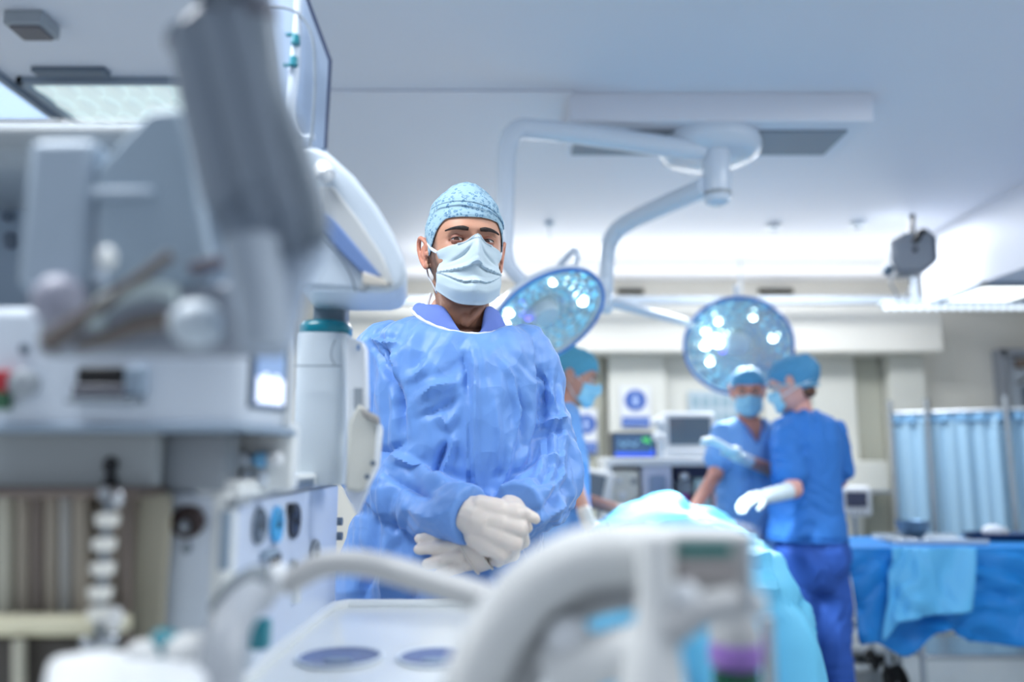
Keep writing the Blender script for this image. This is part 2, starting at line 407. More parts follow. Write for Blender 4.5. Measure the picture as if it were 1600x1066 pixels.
# notice with faint grid
c = at(1118, 640, 6.45)
t = thing('wall_chart', 'pale wall chart with faint blue grid behind the middle staff member', 'poster', c)
obj('sheet', MB().box(c, (0.44, 0.012, 0.3)), mat('chart_paper', (190, 205, 214), 0.5), t, bevel=0.002)
g = MB()
for k in range(5):
    for q in range(2): g.box(c+Vector((-0.16+k*0.08, -0.008, 0.06-q*0.13)), (0.055, 0.004, 0.09))
obj('print', g, mat('chart_blue', (150, 178, 192), 0.5), t)
# white shelf box on the wall at right + outlet
c = at(1345, 743, 6.3)
t = thing('wall_cabinet', 'low white wall box above the small monitor at right', 'cabinet', c)
obj('box', MB().box(c, (0.3, 0.3, 0.22)), M_TRIM, t, bevel=0.01)
obj('lip', MB().box(c+Vector((0, -0.02, -0.12)), (0.32, 0.34, 0.025)), M_GREY, t, bevel=0.004)
# ---------------------------------------------------------------- people: materials and helpers
M_GOWN = mat('gown_cloth', (104, 150, 216), 0.45, bump=0.05, bscale=500, sheen=0.25)
def crinkle(m, scale, dist):
    nt = m.node_tree; b = nt.nodes['Principled BSDF']; tc = nt.nodes['Texture Coordinate']
    n = nt.nodes.new('ShaderNodeTexNoise'); n.inputs['Scale'].default_value = scale*0.6
    nt.links.new(tc.outputs['Object'], n.inputs['Vector'])
    ad = nt.nodes.new('ShaderNodeMix'); ad.data_type = 'RGBA'; ad.blend_type = 'ADD'; ad.inputs[0].default_value = 0.06
    nt.links.new(tc.outputs['Object'], ad.inputs[6]); nt.links.new(n.outputs['Color'], ad.inputs[7])
    v = nt.nodes.new('ShaderNodeTexVoronoi'); v.feature = 'F1'; v.inputs['Scale'].default_value = scale
    nt.links.new(ad.outputs[2], v.inputs['Vector'])
    bp = nt.nodes.new('ShaderNodeBump'); bp.inputs['Strength'].default_value = 0.55; bp.inputs['Distance'].default_value = dist
    nt.links.new(v.outputs['Distance'], bp.inputs['Height'])
    old = b.inputs['Normal'].links
    if old: nt.links.new(old[0].from_socket, bp.inputs['Normal'])
    nt.links.new(bp.outputs[0], b.inputs['Normal'])
crinkle(M_GOWN, 17, 0.010)
M_SCRUB_P = mat('scrub_cloth_violet', (104, 130, 208), 0.75, bump=0.15, bscale=350)
M_SCRUB_L = mat('scrub_cloth_light', (112, 160, 220), 0.75, bump=0.1, bscale=300)
M_SCRUB_M = mat('scrub_cloth_mid', (50, 118, 198), 0.75, bump=0.1, bscale=300)
M_SCRUB_T = mat('scrub_cloth_trouser', (42, 86, 172), 0.75, bump=0.1, bscale=300)
M_BIND = mat('white_binding', (226, 232, 242), 0.8, bump=0.3, bscale=300)
M_GLOVE = mat('latex_glove', (216, 206, 198), 0.42, bump=0.06, bscale=160, sss=0.15)
M_GLOVEB = mat('glove_pale', (212, 224, 230), 0.45)
M_MASK = mat('mask_cloth', (196, 214, 224), 0.7, bump=0.08, bscale=600)
M_MASKB = mat('mask_cloth_blue', (150, 204, 230), 0.7)
M_SKIN = mat('skin', (190, 140, 118), 0.48, vcol=True, sss=0.12, bump=0.05, bscale=300)
M_EYE = mat('eye_white', (205, 198, 196), 0.15)
M_IRIS = mat('iris_brown', (60, 34, 24), 0.1, coat=0.6)
M_HAIR = mat('hair_dark', (40, 30, 28), 0.6, bump=0.5, bscale=300)
M_CLOG = mat('clog_white', (205, 208, 212), 0.4)

def cap_mat(name, base, dots, amt=1.0):
    m = mat(name, base, 0.75); nt = m.node_tree; b = nt.nodes['Principled BSDF']
    tc = nt.nodes['Texture Coordinate']
    v = nt.nodes.new('ShaderNodeTexVoronoi'); v.inputs['Scale'].default_value = 135; v.inputs['Randomness'].default_value = 0.9
    nt.links.new(tc.outputs['Object'], v.inputs['Vector'])
    r = nt.nodes.new('ShaderNodeValToRGB'); e = r.color_ramp.elements
    e[0].position = 0.12; e[0].color = (0, 0, 0, 1); e[1].position = 0.62; e[1].color = (0, 0, 0, 1)
    x = e.new(0.3); x.color = (1, 1, 1, 1); x = e.new(0.42); x.color = (1, 1, 1, 1); x = e.new(0.52); x.color = (0, 0, 0, 1)
    nt.links.new(v.outputs['Distance'], r.inputs[0])
    n = nt.nodes.new('ShaderNodeTexNoise'); n.inputs['Scale'].default_value = 60; nt.links.new(tc.outputs['Object'], n.inputs['Vector'])
    mr = nt.nodes.new('ShaderNodeMapRange'); mr.inputs[1].default_value = 0.42; mr.inputs[2].default_value = 0.56; nt.links.new(n.outputs['Fac'], mr.inputs[0])
    mu = nt.nodes.new('ShaderNodeMath'); mu.operation = 'MULTIPLY'; nt.links.new(r.outputs[0], mu.inputs[0]); nt.links.new(mr.outputs[0], mu.inputs[1])
    mx = nt.nodes.new('ShaderNodeMix'); mx.data_type = 'RGBA'; mx.inputs[6].default_value = s2l(base)+(1,); mx.inputs[7].default_value = s2l(dots)+(1,)
    nt.links.new(mu.outputs[0], mx.inputs[0]); nt.links.new(mx.outputs[2], b.inputs['Base Color'])
    return m
M_CAP = cap_mat('cap_printed', (154, 186, 204), (84, 126, 160))
M_CAPB = mat('cap_plain_teal', (84, 158, 188), 0.75, bump=0.1, bscale=200)
M_CAPC = mat('cap_plain_blue', (72, 138, 182), 0.75, bump=0.1, bscale=200)

HEADP = [(-.118, .012, .066, -.02), (-.112, .030, .078, .0), (-.1, .044, .085, .025), (-.08, .055, .089, .05), (-.06, .062, .090, .068), (-.04, .068, .091, .082),
         (-.02, .072, .091, .092), (0, .0745, .088, .098), (.02, .075, .091, .099), (.05, .0735, .09, .097), (.08, .063, .078, .087), (.1, .046, .058, .07), (.112, .029, .038, .047), (.118, .01, .014, .016)]
def head_rings(n=72, m=70, face=True):
    zs = np.array([p[0] for p in HEADP]); rings = []
    for i in range(m):
        s = -1+2*i/(m-1); z = 0.118*math.sin(s*PI/2)*0.999
        w = np.interp(z, zs, [p[1] for p in HEADP]); f = np.interp(z, zs, [p[2] for p in HEADP]); b = np.interp(z, zs, [p[3] for p in HEADP])
        ring = []
        for j in range(n):
            a = 2*PI*j/n; ca, sa = math.cos(a), math.sin(a)
            x = w*math.copysign(abs(ca)**0.92, ca)
            cy = (b-f)/2; hy = (b+f)/2
            y = cy + hy*math.copysign(abs(sa)**0.92, sa)
            p = Vector((x, y, z))
            if face and y < 0.02:
                g = lambda cx, cz, sx, sz: math.exp(-((x-cx)/sx)**2-((z-cz)/sz)**2)
                d = 0
                d += -0.016*g(0, -.036, .011, .020) - 0.010*g(0, -.018, .008, .02)      # nose
                d += -0.006*(g(.03, .021, .026, .009)+g(-.03, .021, .026, .009))         # brow ridge
                d += 0.011*(g(.031, .001, .017, .012)+g(-.031, .001, .017, .012))        # eye sockets
                d += -0.004*(g(.045, -.03, .02, .02)+g(-.045, -.03, .02, .02))
                d += -0.006*g(0, -.075, .022, .012) + 0.004*g(0, -.091, .03, .006) - 0.005*g(0, -.105, .018, .01)
                p.y += d
            ring.append(p)
        rings.append(ring)
    return rings
def xf(rings, T): return [[T @ p for p in r] for r in rings]

def add_ear(mb, T, side):
    s = side
    E = lambda x, y, z: T @ Vector((s*(0.0735+x), y, z))
    mb.tube([E(.000, -.002, -.004), E(.006, .0, .008), E(.013, .008, .020), E(.017, .020, .026), E(.018, .031, .020), E(.017, .035, .006), E(.014, .032, -.010), E(.010, .023, -.024), E(.005, .012, -.034), E(.0, .004, -.034)],
            [.0035, .0042, .0045, .005, .0052, .005, .0048, .005, .006, .004], 10, smooth=4)
    mb.tube([E(.002, .016, .012), E(.010, .023, .008), E(.011, .024, -.006), E(.006, .016, -.016), E(.002, .008, -.022)], [.0035, .004, .004, .0042, .003], 8, smooth=3)
    R = Matrix.Rotation(s*0.35, 3, 'Z')
    mb.ell(E(.004, .019, -.001), (.006, .019, .031), T.to_3x3() @ R, 14, 10)
    mb.ell(E(.004, .012, -.030), (.005, .009, .009), T.to_3x3() @ R, 12, 8)
    mb.ell(E(.001, .000, -.010), (.005, .005, .008), None, 10, 8)

def cap_surface(T, edge, puff=1.07, top=0.012, n=80, m=34, tilt=0.0, lump=0.003, seed=1, back=0.01):
    """cap from its lower edge edge(theta)->z up over the crown"""
    zs = np.array([p[0] for p in HEADP])
    W_, F_, B_ = [[p[k] for p in HEADP] for k in (1, 2, 3)]
    def fn(u, v):
        a = 2*PI*u; e = edge(a)
        k = v**0.9
        z = e + (0.1185-e)*math.sin(k*PI/2)
        w = np.interp(z, zs, W_); f = np.interp(z, zs, F_); b = np.interp(z, zs, B_)
        q = 1.03 + (puff-1.03)*min(1, v*4)
        ca, sa = math.cos(a), math.sin(a)
        x = w*math.copysign(abs(ca)**0.92, ca)*q
        y = (b-f)/2 + (b+f)/2*math.copysign(abs(sa)**0.92, sa)*q + back*min(1, v*3)*(0.5+0.5*sa)
        z2 = z + top*smooth01(v)
        d = noise.noise(Vector((x, y, z2))*28+Vector((seed, 0, 0)))*lump*min(1, v*5) + abs(noise.noise(Vector((x*40, y*40, z2*16))+Vector((0, seed, 0))))*lump*0.7
        P = Vector((x, y, z2)); nn = Vector((x, y-0.005, z2*0.6)).normalized()
        return T @ (P+nn*d)
    return MB().grid(fn, n, m, closed=True)
def smooth01(t): t = max(0, min(1, t)); return t*t*(3-2*t)

def mask_mesh(T, nu=61, nv=60, drop=0.0):
    zs = np.array([p[0] for p in HEADP]); Fx = [p[2] for p in HEADP]; Wx = [p[1] for p in HEADP]
    def fn(u, v):
        s = u*2-1                                    # -1..1 lateral, v 0 top .. 1 bottom
        top = -0.014 + 0.014*math.exp(-(s/0.24)**2) - 0.004*s*s
        bot = -0.126 + 0.036*abs(s)**2.4
        z = top + (bot-top)*v
        half = 0.0675*(1-0.10*math.exp(-((v-0.28)/0.16)**2)-0.02*v)
        x = s*half
        q = math.sqrt(max(0, 1-(abs(s)**2.2)*0.80))
        f = 0.110 - 0.014*v*v - 0.020*smooth01((v-0.80)/0.2)
        y = -f*q*(1-0.05*s*s)
        y += -0.017*math.exp(-(s/0.17)**2)*math.exp(-((v-0.26)/0.22)**2) - 0.004*math.exp(-(s/0.3)**2)
        # three horizontal pleats with sagging folds
        for k, (c, a) in enumerate(((0.42, 0.0060), (0.68, 0.0060))):
            cc = c + 0.05*s*s*(3.0 if k == 0 else -2.4)
            t = (v-cc)/0.085
            if -1 < t < 1:
                y += -(a*(1+t) if t < 0 else -a*0.9*(1-t)**2)*(1-0.5*s*s)
        y += 0.0045*smoothstep(-.02, .02, np.array(v-(.42+.15*s*s)))*smoothstep(.02, -.02, np.array(v-(.68-.12*s*s)))*(1-s*s)
        # creases running from the nose out to the cheeks
        for sg in (-1, 1):
            d = (v - (0.10+0.30*(s*sg))) if s*sg > 0 else 9
            y += 0.006*math.exp(-(d/0.035)**2)*smooth01(s*sg*4)*smooth01((0.9-s*sg)*3)
        y += noise.noise(Vector((s*3, v*6, 2)))*0.0025
        return T @ Vector((x, y, z+drop))
    return MB().grid(fn, nu, nv)

def finger(mb, pts, r0, r1):
    n = len(pts); mb.chain(pts, [r0+(r1-r0)*i/(n-1) for i in range(n)], 12)
# ---------------------------------------------------------------- the surgeon in front
def build_surgeon():
    root = thing('person', 'person in blue gown, printed cap and face mask, gloved hands clasped, facing the camera', 'person', (at(700, 1000, 1.66).x, 1.66, 0))
    HY = 1.625
    hc = at(724, 372, 1.545); hc = Vector((hc.x-0.002, HY, hc.z))
    yaw = math.radians(15); hc.z -= .006; T = Matrix.Translation(hc) @ Matrix.Rotation(yaw, 4, 'Z') @ Matrix.Rotation(math.radians(-2.0), 4, 'X') @ Matrix.Diagonal((1.0, 1.0, 1.055, 1.0))
    # ---- head, neck, upper chest: fine voxels
    mb = MB(); mb.loft(xf(head_rings(), T))
    nb = at(715, 500, 1.66)
    mb.tube([T @ Vector((0, .022, -.03)), T @ Vector((0, .024, -.075)), hc+Vector((-.008, .032, -.13)), Vector((nb.x-.004, 1.675, nb.z)), Vector((nb.x-.004, 1.69, nb.z-.07))],
            [.052, .056, .0575, .064, .085], 28, smooth=4)
    # sternomastoid cords and throat
    for s in (-1, 1):
        mb.tube([T @ Vector((s*.052, .03, -.055)), hc+Vector((s*.038-.006, -.012, -.12)), Vector((nb.x+s*.018, 1.605, nb.z-.022))], [.012, .011, .008], 10, smooth=4)
    mb.ell(hc+Vector((0.004, -.022, -.150)), (.010, .010, .016), None, 12, 8)
    mb.ell((nb.x, 1.685, nb.z-.08), (.12, .07, .06), None, 28, 16)
    add_ear(mb, T, -1); add_ear(mb, T, 1)
    # eyelids are thin shells over the eyeballs
    me = remesh(mb, 0.0021, 3, 0.5)
    P = get_np(me)
    Ti = np.array(T.inverted()); L = P@Ti[:3, :3].T + Ti[:3, 3]
    # eye openings: pull the skin back in an almond shape so that the eyeball shows
    for sx in (-1, 1):
        ex = (L[:, 0]-sx*.031)/.0155; ez = (L[:, 2]-(.0005-0.0018*np.cos(np.clip(ex, -1, 1)*1.5)))/.0052
        k = np.clip(1.15-(ex**2+ez**2), 0, 1)*(L[:, 1] < -.05)
        L[:, 1] += k*0.007
        # upper lid fold and lower bag
        L[:, 1] += -0.0028*np.exp(-ex**2*0.8-((L[:, 2]-.0085)/.0028)**2)*(L[:, 1] < -.05) - 0.002*np.exp(-ex**2-((L[:, 2]+.008)/.003)**2)*(L[:, 1] < -.05)
    Tm = np.array(T); P = L@Tm[:3, :3].T + Tm[:3, 3]; set_np(me, P)
    base = np.array(s2l((196, 146, 122))); c = np.tile(base, (len(P), 1))
    def mixc(col, k):
        nonlocal c
        c = c*(1-k[:, None]) + np.array(s2l(col))*k[:, None]
    fr = (L[:, 1] < 0.06)
    nz = vnoise(P, 220, 3)*.5+.5
    beard = smoothstep(-.028, -.05, L[:, 2])*smoothstep(-.135, -.118, L[:, 2])*smoothstep(0.024, 0.008, L[:, 1])*(np.abs(L[:, 0]) < .08)
    side = smoothstep(.056, .064, np.abs(L[:, 0]))*smoothstep(.030, .014, L[:, 1])*smoothstep(-.05, -.03, L[:, 1])*smoothstep(.07, .05, L[:, 2])*smoothstep(-.1, -.08, L[:, 2])
    side *= (np.abs(L[:, 0]) < .0765)
    mixc((58, 44, 42), np.clip(beard*0.55+side*0.95, 0, .92)*(0.75+0.25*nz))
    mixc((150, 92, 82), 0.45*np.exp(-((np.abs(L[:, 0])-.031)/.02)**2-((L[:, 2]+.002)/.010)**2)*(L[:, 1] < -.05))
    mixc((205, 128, 108), 0.5*(np.abs(L[:, 0]) > .079))
    mixc((170, 116, 96), 0.35*smoothstep(-.11, -.14, L[:, 2]))
    # ---- rest of the body under the clothes joins the same mesh (coarser)
    b2 = MB(); V = lambda px, py, Y: at(px, py, Y)
    pel = Vector((root.location.x, 1.67, .95))
    b2.ell((nb.x, 1.69, 1.27), (.13, .08, .18)); b2.ell(pel+Vector((0, 0, .02)), (.13, .08, .13))
    sL, eL, wL = V(592, 560, 1.67), V(578, 738, 1.66), V(725, 806, 1.45)
    sR, eR, wR = V(826, 566, 1.67), V(856, 742, 1.63), V(806, 800, 1.475)
    b2.chain([Vector((nb.x-.05, 1.68, 1.43)), sL, eL, wL], [.05, .04, .034, .027]); b2.chain([Vector((nb.x+.04, 1.69, 1.43)), sR+Vector((-.008, .02, 0)), eR, wR], [.045, .026, .028, .027])
    for s in (-1, 1):
        b2.chain([pel+Vector((s*.085, 0, 0)), Vector((pel.x+s*.1, 1.65, .5)), Vector((pel.x+s*.11, 1.68, .1))], [.082, .056, .04])
        b2.chain([Vector((pel.x+s*.11, 1.69, .06)), Vector((pel.x+s*.13, 1.56, .045))], [.04, .035])
    m2 = remesh(b2, 0.011, 3); P2 = get_np(m2)
    c2 = np.tile(base, (len(P2), 1))
    vcolor(me, c); vcolor(m2, c2)
    bm = bmesh.new(); bm.from_mesh(me); bm.from_mesh(m2); body = bpy.data.meshes.new('body'); bm.to_mesh(body); bm.free()
    obj('body', body, M_SKIN, root, angle=80)
    # eyes
    for s in (-1, 1):
        ec = T @ Vector((s*.031, -.0705, .0))
        look = (Vector((0, 0, CAM_Z))-ec).normalized()
        e = obj('eye', MB().ell(ec, (.0125, .0125, .0125), None, 24, 18), M_EYE, root)
        q = look.to_track_quat('Z', 'Y').to_matrix()
        obj('iris', MB().lathe([(.0062, .0110), (.0055, .0124), (.003, .0131), (.0001, .0133)], ec, q, 24), M_IRIS, e)
        # lids
        q2 = T.to_3x3()
        def lid(u, v, up):
            a = -1.25+2.5*u; r = .01345
            zo = (0.0026 if up else -0.0036)*math.cos(a*1.2)+(0.0 if up else 0.0)
            z = zo + (0.008 if up else -0.007)*v
            rr = math.sqrt(max(r*r-z*z, 1e-8))
            return ec + q2 @ Vector((math.sin(a)*rr, -math.cos(a)*rr, z))
        for up in (True, False):
            l = obj('eyelid', MB().grid(lambda u, v: lid(u, v, up), 20, 6), mat('eyelid_skin', (150, 102, 88) if up else (164, 112, 96), 0.5), root, solid=0.0008)
        lash = MB().tube([lid(k/12, 0, True)+q2 @ Vector((0, -.0006, 0)) for k in range(13)], .0007, 6)
        obj('eyelash', lash, M_HAIR, root)
    # eyebrows: thin strips of short hair
    for s in (-1, 1):
        pts = []; rr = []
        for k in range(9):
            u = k/8; x = s*(.012+.043*u); z = .0160+.0045*math.sin(u*PI*0.8)-.003*u
            y = -.0965+.012*u**1.6+.005*u*u*4*0.5
            pts.append(T @ Vector((x, y, z))); rr.append(.0048*(1-u*0.75)*(0.75+0.5*min(1, u*4)))
        obj('eyebrow', MB().tube(pts, rr, 8, smooth=2), M_HAIR, root)
    # hair at the temples and nape below the cap
    # ---- cap
    def edge(a):
        f = max(0, -math.sin(a)); b_ = max(0, math.sin(a))
        return -0.014 + 0.056*smooth01(f*1.25)**1.1 - 0.035*smooth01(b_)
    cp = cap_surface(T, edge, 1.075, 0.019, 110, 50, lump=0.0035)
    cap = obj('surgical_cap', cp, M_CAP, root, angle=80, solid=0.0015)
    ed = [(lambda i: None)]
    n_ = 110; band = MB().tube([cp.v[i] for i in range(0, n_)]+[cp.v[0]], .0013, 6, smooth=0)
    obj('cap_hem', band, M_CAP, cap)
    # front fold of the cap
    fold = MB().tube([T @ Vector((.0785*math.sin(t)*1.02, -.105*math.cos(t)*0.93-.003, .052+.016*math.cos(t*1.1)-0.012*t)) for t in [(-1.25+2.5*k/16) for k in range(17)]], [.0008+.0016*math.sin(k/16*PI) for k in range(17)], 8)
    obj('cap_fold', fold, M_CAP, cap)
    # ---- mask
    mk = obj('face_mask', mask_mesh(T), M_MASK, root, angle=55, solid=0.0012)
    obj('nose_wire', MB().tube([T @ Vector((x, -.108*math.sqrt(max(0, 1-(abs(x)/.0675)**2.2*.8))-.021*math.exp(-(x/.011)**2)*0.85-.003, -.0155+.013*math.exp(-(x/.0162)**2))) for x in [-.035+.07*k/14 for k in range(15)]], .0012, 6), M_MASK, mk)
    for s in (-1, 1):
        obj('ear_loop', MB().tube([T @ Vector((s*.062, -.047, -.020)), T @ Vector((s*.073, -.025, -.008)), T @ Vector((s*.079, .0, .012)), T @ Vector((s*.080, .02, .018)), T @ Vector((s*.077, .04, .0)), T @ Vector((s*.072, .03, -.045)), T @ Vector((s*.067, -.0, -.07)), T @ Vector((s*.0645, -.032, -.094))], .0016, 6, smooth=4, flat=2.2), M_BIND, mk)
    # ---- gown
    g = MB(); rings = []
    prof = [  # py, x left, x right, depth front, depth back, Y centre
        (500, 650, 782, .088, .085, 1.672), (506, 628, 797, .095, .09, 1.672), (514, 604, 816, .10, .095, 1.67), (530, 584, 834, .115, .10, 1.668), (560, 580, 846, .132, .11, 1.665),
        (620, 586, 848, .145, .115, 1.662), (700, 584, 850, .145, .115, 1.66), (780, 566, 848, .142, .12, 1.66), (860, 542, 846, .145, .13, 1.66), (945, 526, 850, .15, .14, 1.66),
        (1060, 512, 858, .155, .15, 1.66), (1250, 500, 868, .165, .16, 1.66), (1420, 496, 872, .17, .165, 1.66)]
    N = 72
    for (py, x0, x1, f, b, yc) in prof:
        a = at(x0, py, yc); c_ = at(x1, py, yc); cx = (a.x+c_.x)/2; hw = (c_.x-a.x)/2; ring = []
        for j in range(N):
            t = 2*PI*j/N; ct, st = math.cos(t), math.sin(t)
            ring.append(Vector((cx+hw*math.copysign(abs(ct)**0.78, ct), yc+(b if st > 0 else f)*math.copysign(abs(st)**0.9, st), a.z)))
        rings.append(ring)
    g.loft(rings)
    cuffL = V(736, 806, 1.435); cuffR = V(806, 797, 1.462)
    g.tube([V(640, 545, 1.68), V(606, 545, 1.675), V(588, 580, 1.675), V(578, 640, 1.675), V(574, 700, 1.67), V(584, 748, 1.65), V(618, 770, 1.59), V(675, 790, 1.51), cuffL],
           [.045, .064, .066, .062, .063, .068, .066, .058, .050], 26, smooth=4)
    g.tube([V(790, 545, 1.68), V(818, 548, 1.675), V(838, 585, 1.675), V(850, 640, 1.67), V(857, 700, 1.65), V(856, 745, 1.62), V(846, 775, 1.575), V(828, 788, 1.52), cuffR],
           [.045, .055, .057, .054, .056, .060, .060, .057, .050], 26, smooth=4)
    gm = remesh(g, 0.0042, 4, 0.5)
    P = get_np(gm); Nn = get_nrm(gm)
    # front-view lateral/vertical coordinates in metres on the person's own frontal plane
    xz = lambda px, py: (at(px, py, 1.54).x, at(px, py, 1.54).z)
    front = smoothstep(0.0, -0.35, Nn[:, 1])
    D = np.zeros(len(P))
    # distance to each arm axis decides sleeve or torso
    def seg_d(P, A, B):
        A = np.array(A); B = np.array(B); ab = B-A; t = np.clip(((P-A)@ab)/(ab@ab), 0, 1)
        return np.linalg.norm(P-A-t[:, None]*ab, axis=1), t
    dl1, _ = seg_d(P, V(592, 570, 1.675), V(574, 720, 1.67)); dl2, _ = seg_d(P, V(590, 755, 1.65), cuffL)
    dr1, _ = seg_d(P, V(832, 575, 1.675), V(857, 710, 1.65)); dr2, _ = seg_d(P, V(856, 750, 1.61), cuffR)
    arm = smoothstep(.085, .068, np.minimum(np.minimum(dl1, dl2), np.minimum(dr1, dr2)))
    arm2 = smoothstep(.08, .066, np.minimum(dl2, dr2))
    # sleeves: sharp crumples, stronger near the elbows; torso: long vertical folds + light crumple
    D += arm*(crumple(P, 11, 41, 3, (1.5, 1, .65))*.015 + crumple(P, 30, 5, 3)*.0040)
    tors = 1-arm
    low = smoothstep(1.25, 0.95, P[:, 2])
    Pq = P.copy(); Pq[:, 2] *= 0.22
    D += tors*(crumple(Pq, 12, 8, 3)*(.009+.012*low) + crumple(P, 8, 21, 3, (1, 1, .75))*.015 + crumple(P, 26, 14, 3, (1, 1, .6))*.0035)
    # named creases: (pixel polyline on the frontal plane, width m, height m)
    creases = [([(584, 515), (600, 560), (622, 620), (634, 690)], .010, -.016), ([(840, 566), (851, 610), (848, 660), (828, 720), (800, 768)], .008, -.008), ([(738, 548), (742, 600), (741, 680), (742, 770)], .006, .009), ([(722, 552), (731, 585), (733, 625)], .008, -.009), ([(733, 620), (729, 700), (731, 770)], .006, .005),
               ([(640, 592), (662, 580), (668, 560)], .010, .008), ([(648, 628), (680, 608), (714, 598)], .011, .011), ([(655, 655), (690, 640), (716, 622)], .009, -.008),
               ([(684, 640), (700, 665), (716, 640)], .010, .008), ([(700, 690), (688, 720), (682, 745)], .009, -.012), ([(712, 680), (702, 715), (690, 748)], .008, .010),
               ([(782, 560), (800, 590), (812, 640), (806, 690)], .008, .009), ([(808, 600), (822, 640), (818, 690)], .010, -.010), ([(772, 620), (778, 680), (776, 740)], .008, .007),
               ([(800, 690), (792, 730), (780, 770)], .008, .009), ([(570, 520), (592, 532), (622, 534)], .006, .010), ([(572, 527), (588, 560), (606, 590)], .006, -.009),
               ([(610, 545), (618, 575), (616, 600)], .006, .010), ([(592, 540), (604, 566), (618, 578)], .006, -.008),
               ([(600, 705), (640, 722), (680, 748), (738, 762)], .010, .011), ([(560, 700), (600, 706), (632, 694)], .009, -.010), ([(600, 740), (640, 752), (690, 778)], .009, -.009),
               ([(640, 790), (690, 800), (726, 786)], .009, .007), ([(850, 590), (862, 610), (880, 652)], .007, .009), ([(842, 570), (856, 590), (858, 625)], .006, -.010),
               ([(846, 660), (870, 656), (892, 648)], .008, .010), ([(840, 690), (866, 672), (888, 670)], .008, -.009), ([(832, 742), (856, 722), (884, 716)], .008, .010),
               ([(822, 752), (850, 768), (884, 742)], .007, .008), ([(812, 800), (846, 790), (880, 762)], .008, -.008), ([(826, 818), (856, 800), (890, 776)], .007, .008),
               ([(560, 860), (575, 900), (560, 945)], .012, -.012), ([(600, 850), (606, 900), (604, 945)], .010, .010), ([(640, 880), (650, 920), (646, 945)], .010, -.009), ([(812, 850), (820, 880), (816, 930)], .008, .010), ([(760, 890), (768, 920), (764, 945)], .008, .009)]
    for pl, wd, ht in creases:
        q = np.array([xz(*a) for a in pl]); dd = np.full(len(P), 9.0); tt = np.zeros(len(P)); Lq = len(q)-1
        for i in range(Lq):
            A = q[i]; B = q[i+1]; ab = B-A; t = np.clip(((P[:, [0, 2]]-A)@ab)/(ab@ab), 0, 1)
            e = np.linalg.norm(P[:, [0, 2]]-A-t[:, None]*ab, axis=1); k = e < dd; dd = np.where(k, e, dd); tt = np.where(k, (i+t)/Lq, tt)
        fade = np.sin(np.clip(tt, 0.03, .97)*PI)**0.6
        D += front*fade*ht*1.5*np.clip(1-dd/(wd*1.5), 0, 1)**1.2
    cuff = np.minimum(np.linalg.norm(P-np.array(cuffL), axis=1), np.linalg.norm(P-np.array(cuffR), axis=1))
    D *= smoothstep(.03, .075, cuff)*.85+.15
    top = smoothstep(1.545, 1.50, P[:, 2]); D *= 0.15+0.85*top
    P += Nn*D[:, None]
    set_np(gm, P)
    # open the neckline
    cxn = at(714, 505, 1.6).x; zf = at(720, 522, 1.578).z; zs_ = at(720, 496, 1.65).z
    ang = np.arctan2(-(P[:, 1]-1.662), P[:, 0]-cxn); sn = np.sin(ang); cn = np.cos(ang)
    ry = np.where(sn > 0, .098, .08); rad = np.sqrt(((P[:, 0]-cxn)/.0995)**2+((P[:, 1]-1.662)/ry)**2)
    zl = zs_+(zf-zs_)*np.maximum(0, sn)**1.3+.012*np.maximum(0, -sn)-.019*cn
    # settle the cloth on the neckline, then cut it away inside
    k = np.exp(-((rad-1.0)/.22)**2)*smoothstep(-.07, -.01, P[:, 2]-zl)
    P[:, 2] = P[:, 2]*(1-k)+np.minimum(P[:, 2], zl-.012*(rad-1))*k
    set_np(gm, P)
    kill = (rad < 0.985) & (P[:, 2] > zl-.055)
    bm = bmesh.new(); bm.from_mesh(gm); bm.verts.ensure_lookup_table()
    bmesh.ops.delete(bm, geom=[bm.verts[i] for i in np.nonzero(kill)[0]], context='VERTS'); bm.to_mesh(gm); bm.free()
    gown = obj('gown', gm, M_GOWN, root, angle=38)
    # collar binding loop and inner scrub collar
    cx0 = at(714, 505, 1.6)
    def loop(t, kx=1.0, dz=0.0):          # t=0 right side, PI/2 front
        c_, s_ = math.cos(t), math.sin(t)
        zf = at(720, 522, 1.578).z; zs_ = at(720, 496, 1.65).z
        z = zs_ + (zf-zs_)*max(0, s_)**1.3 + 0.012*max(0, -s_) - 0.019*c_
        y = 1.662 - (.098 if s_ > 0 else .08)*s_*kx
        return Vector((cx0.x + .0995*kx*c_, y, z+dz))
    K = 64
    obj('neck_binding', MB().tube([loop(2*PI*k/K)+Vector((0, -.004, .001)) for k in range(K+1)], [.0036+.0007*math.sin(k*2.1) for k in range(K+1)], 10), M_BIND, gown)
    def col(u, v):
        t = 2*PI*u; o = loop(t, 1.0, .000)
        s_ = math.sin(t); c_ = math.cos(t)
        # inner edge: snug round the neck, opening to a V at the front (slightly right of centre)
        dV = math.exp(-((((t-PI/2+0.30)+PI) % (2*PI)-PI)/0.42)**2)
        inn = Vector((cx0.x-.004+.070*c_, 1.668-.066*s_, at(720, 478, 1.65).z+.006*(-s_)))
        i_ = inn.lerp(o+Vector((0, .002, .001)), min(1, dV*1.25))
        p = o.lerp(i_, v); p.z += .010*math.sin(v*PI)*(1-dV); p.y -= .004*math.sin(v*PI)*max(0, s_)
        p += Vector((0, -.002, noise.noise(Vector((t*4, v*3, 0)))*.003))
        return p
    obj('scrub_collar', MB().grid(col, 96, 12, closed=True), M_SCRUB_P, root, solid=.0015, angle=60)
    obj('cap_tie', MB().tube([T @ Vector((-.060, .06, -.075)), T @ Vector((-.066, .066, -.10)), T @ Vector((-.061, .07, -.118))], .0016, 8, smooth=4, flat=2), M_BIND, root)
    # ---- gloves
    def pxs(lst): return [at(*p) for p in lst]
    gr = MB()   # hand from the left-side sleeve, back of hand to the viewer
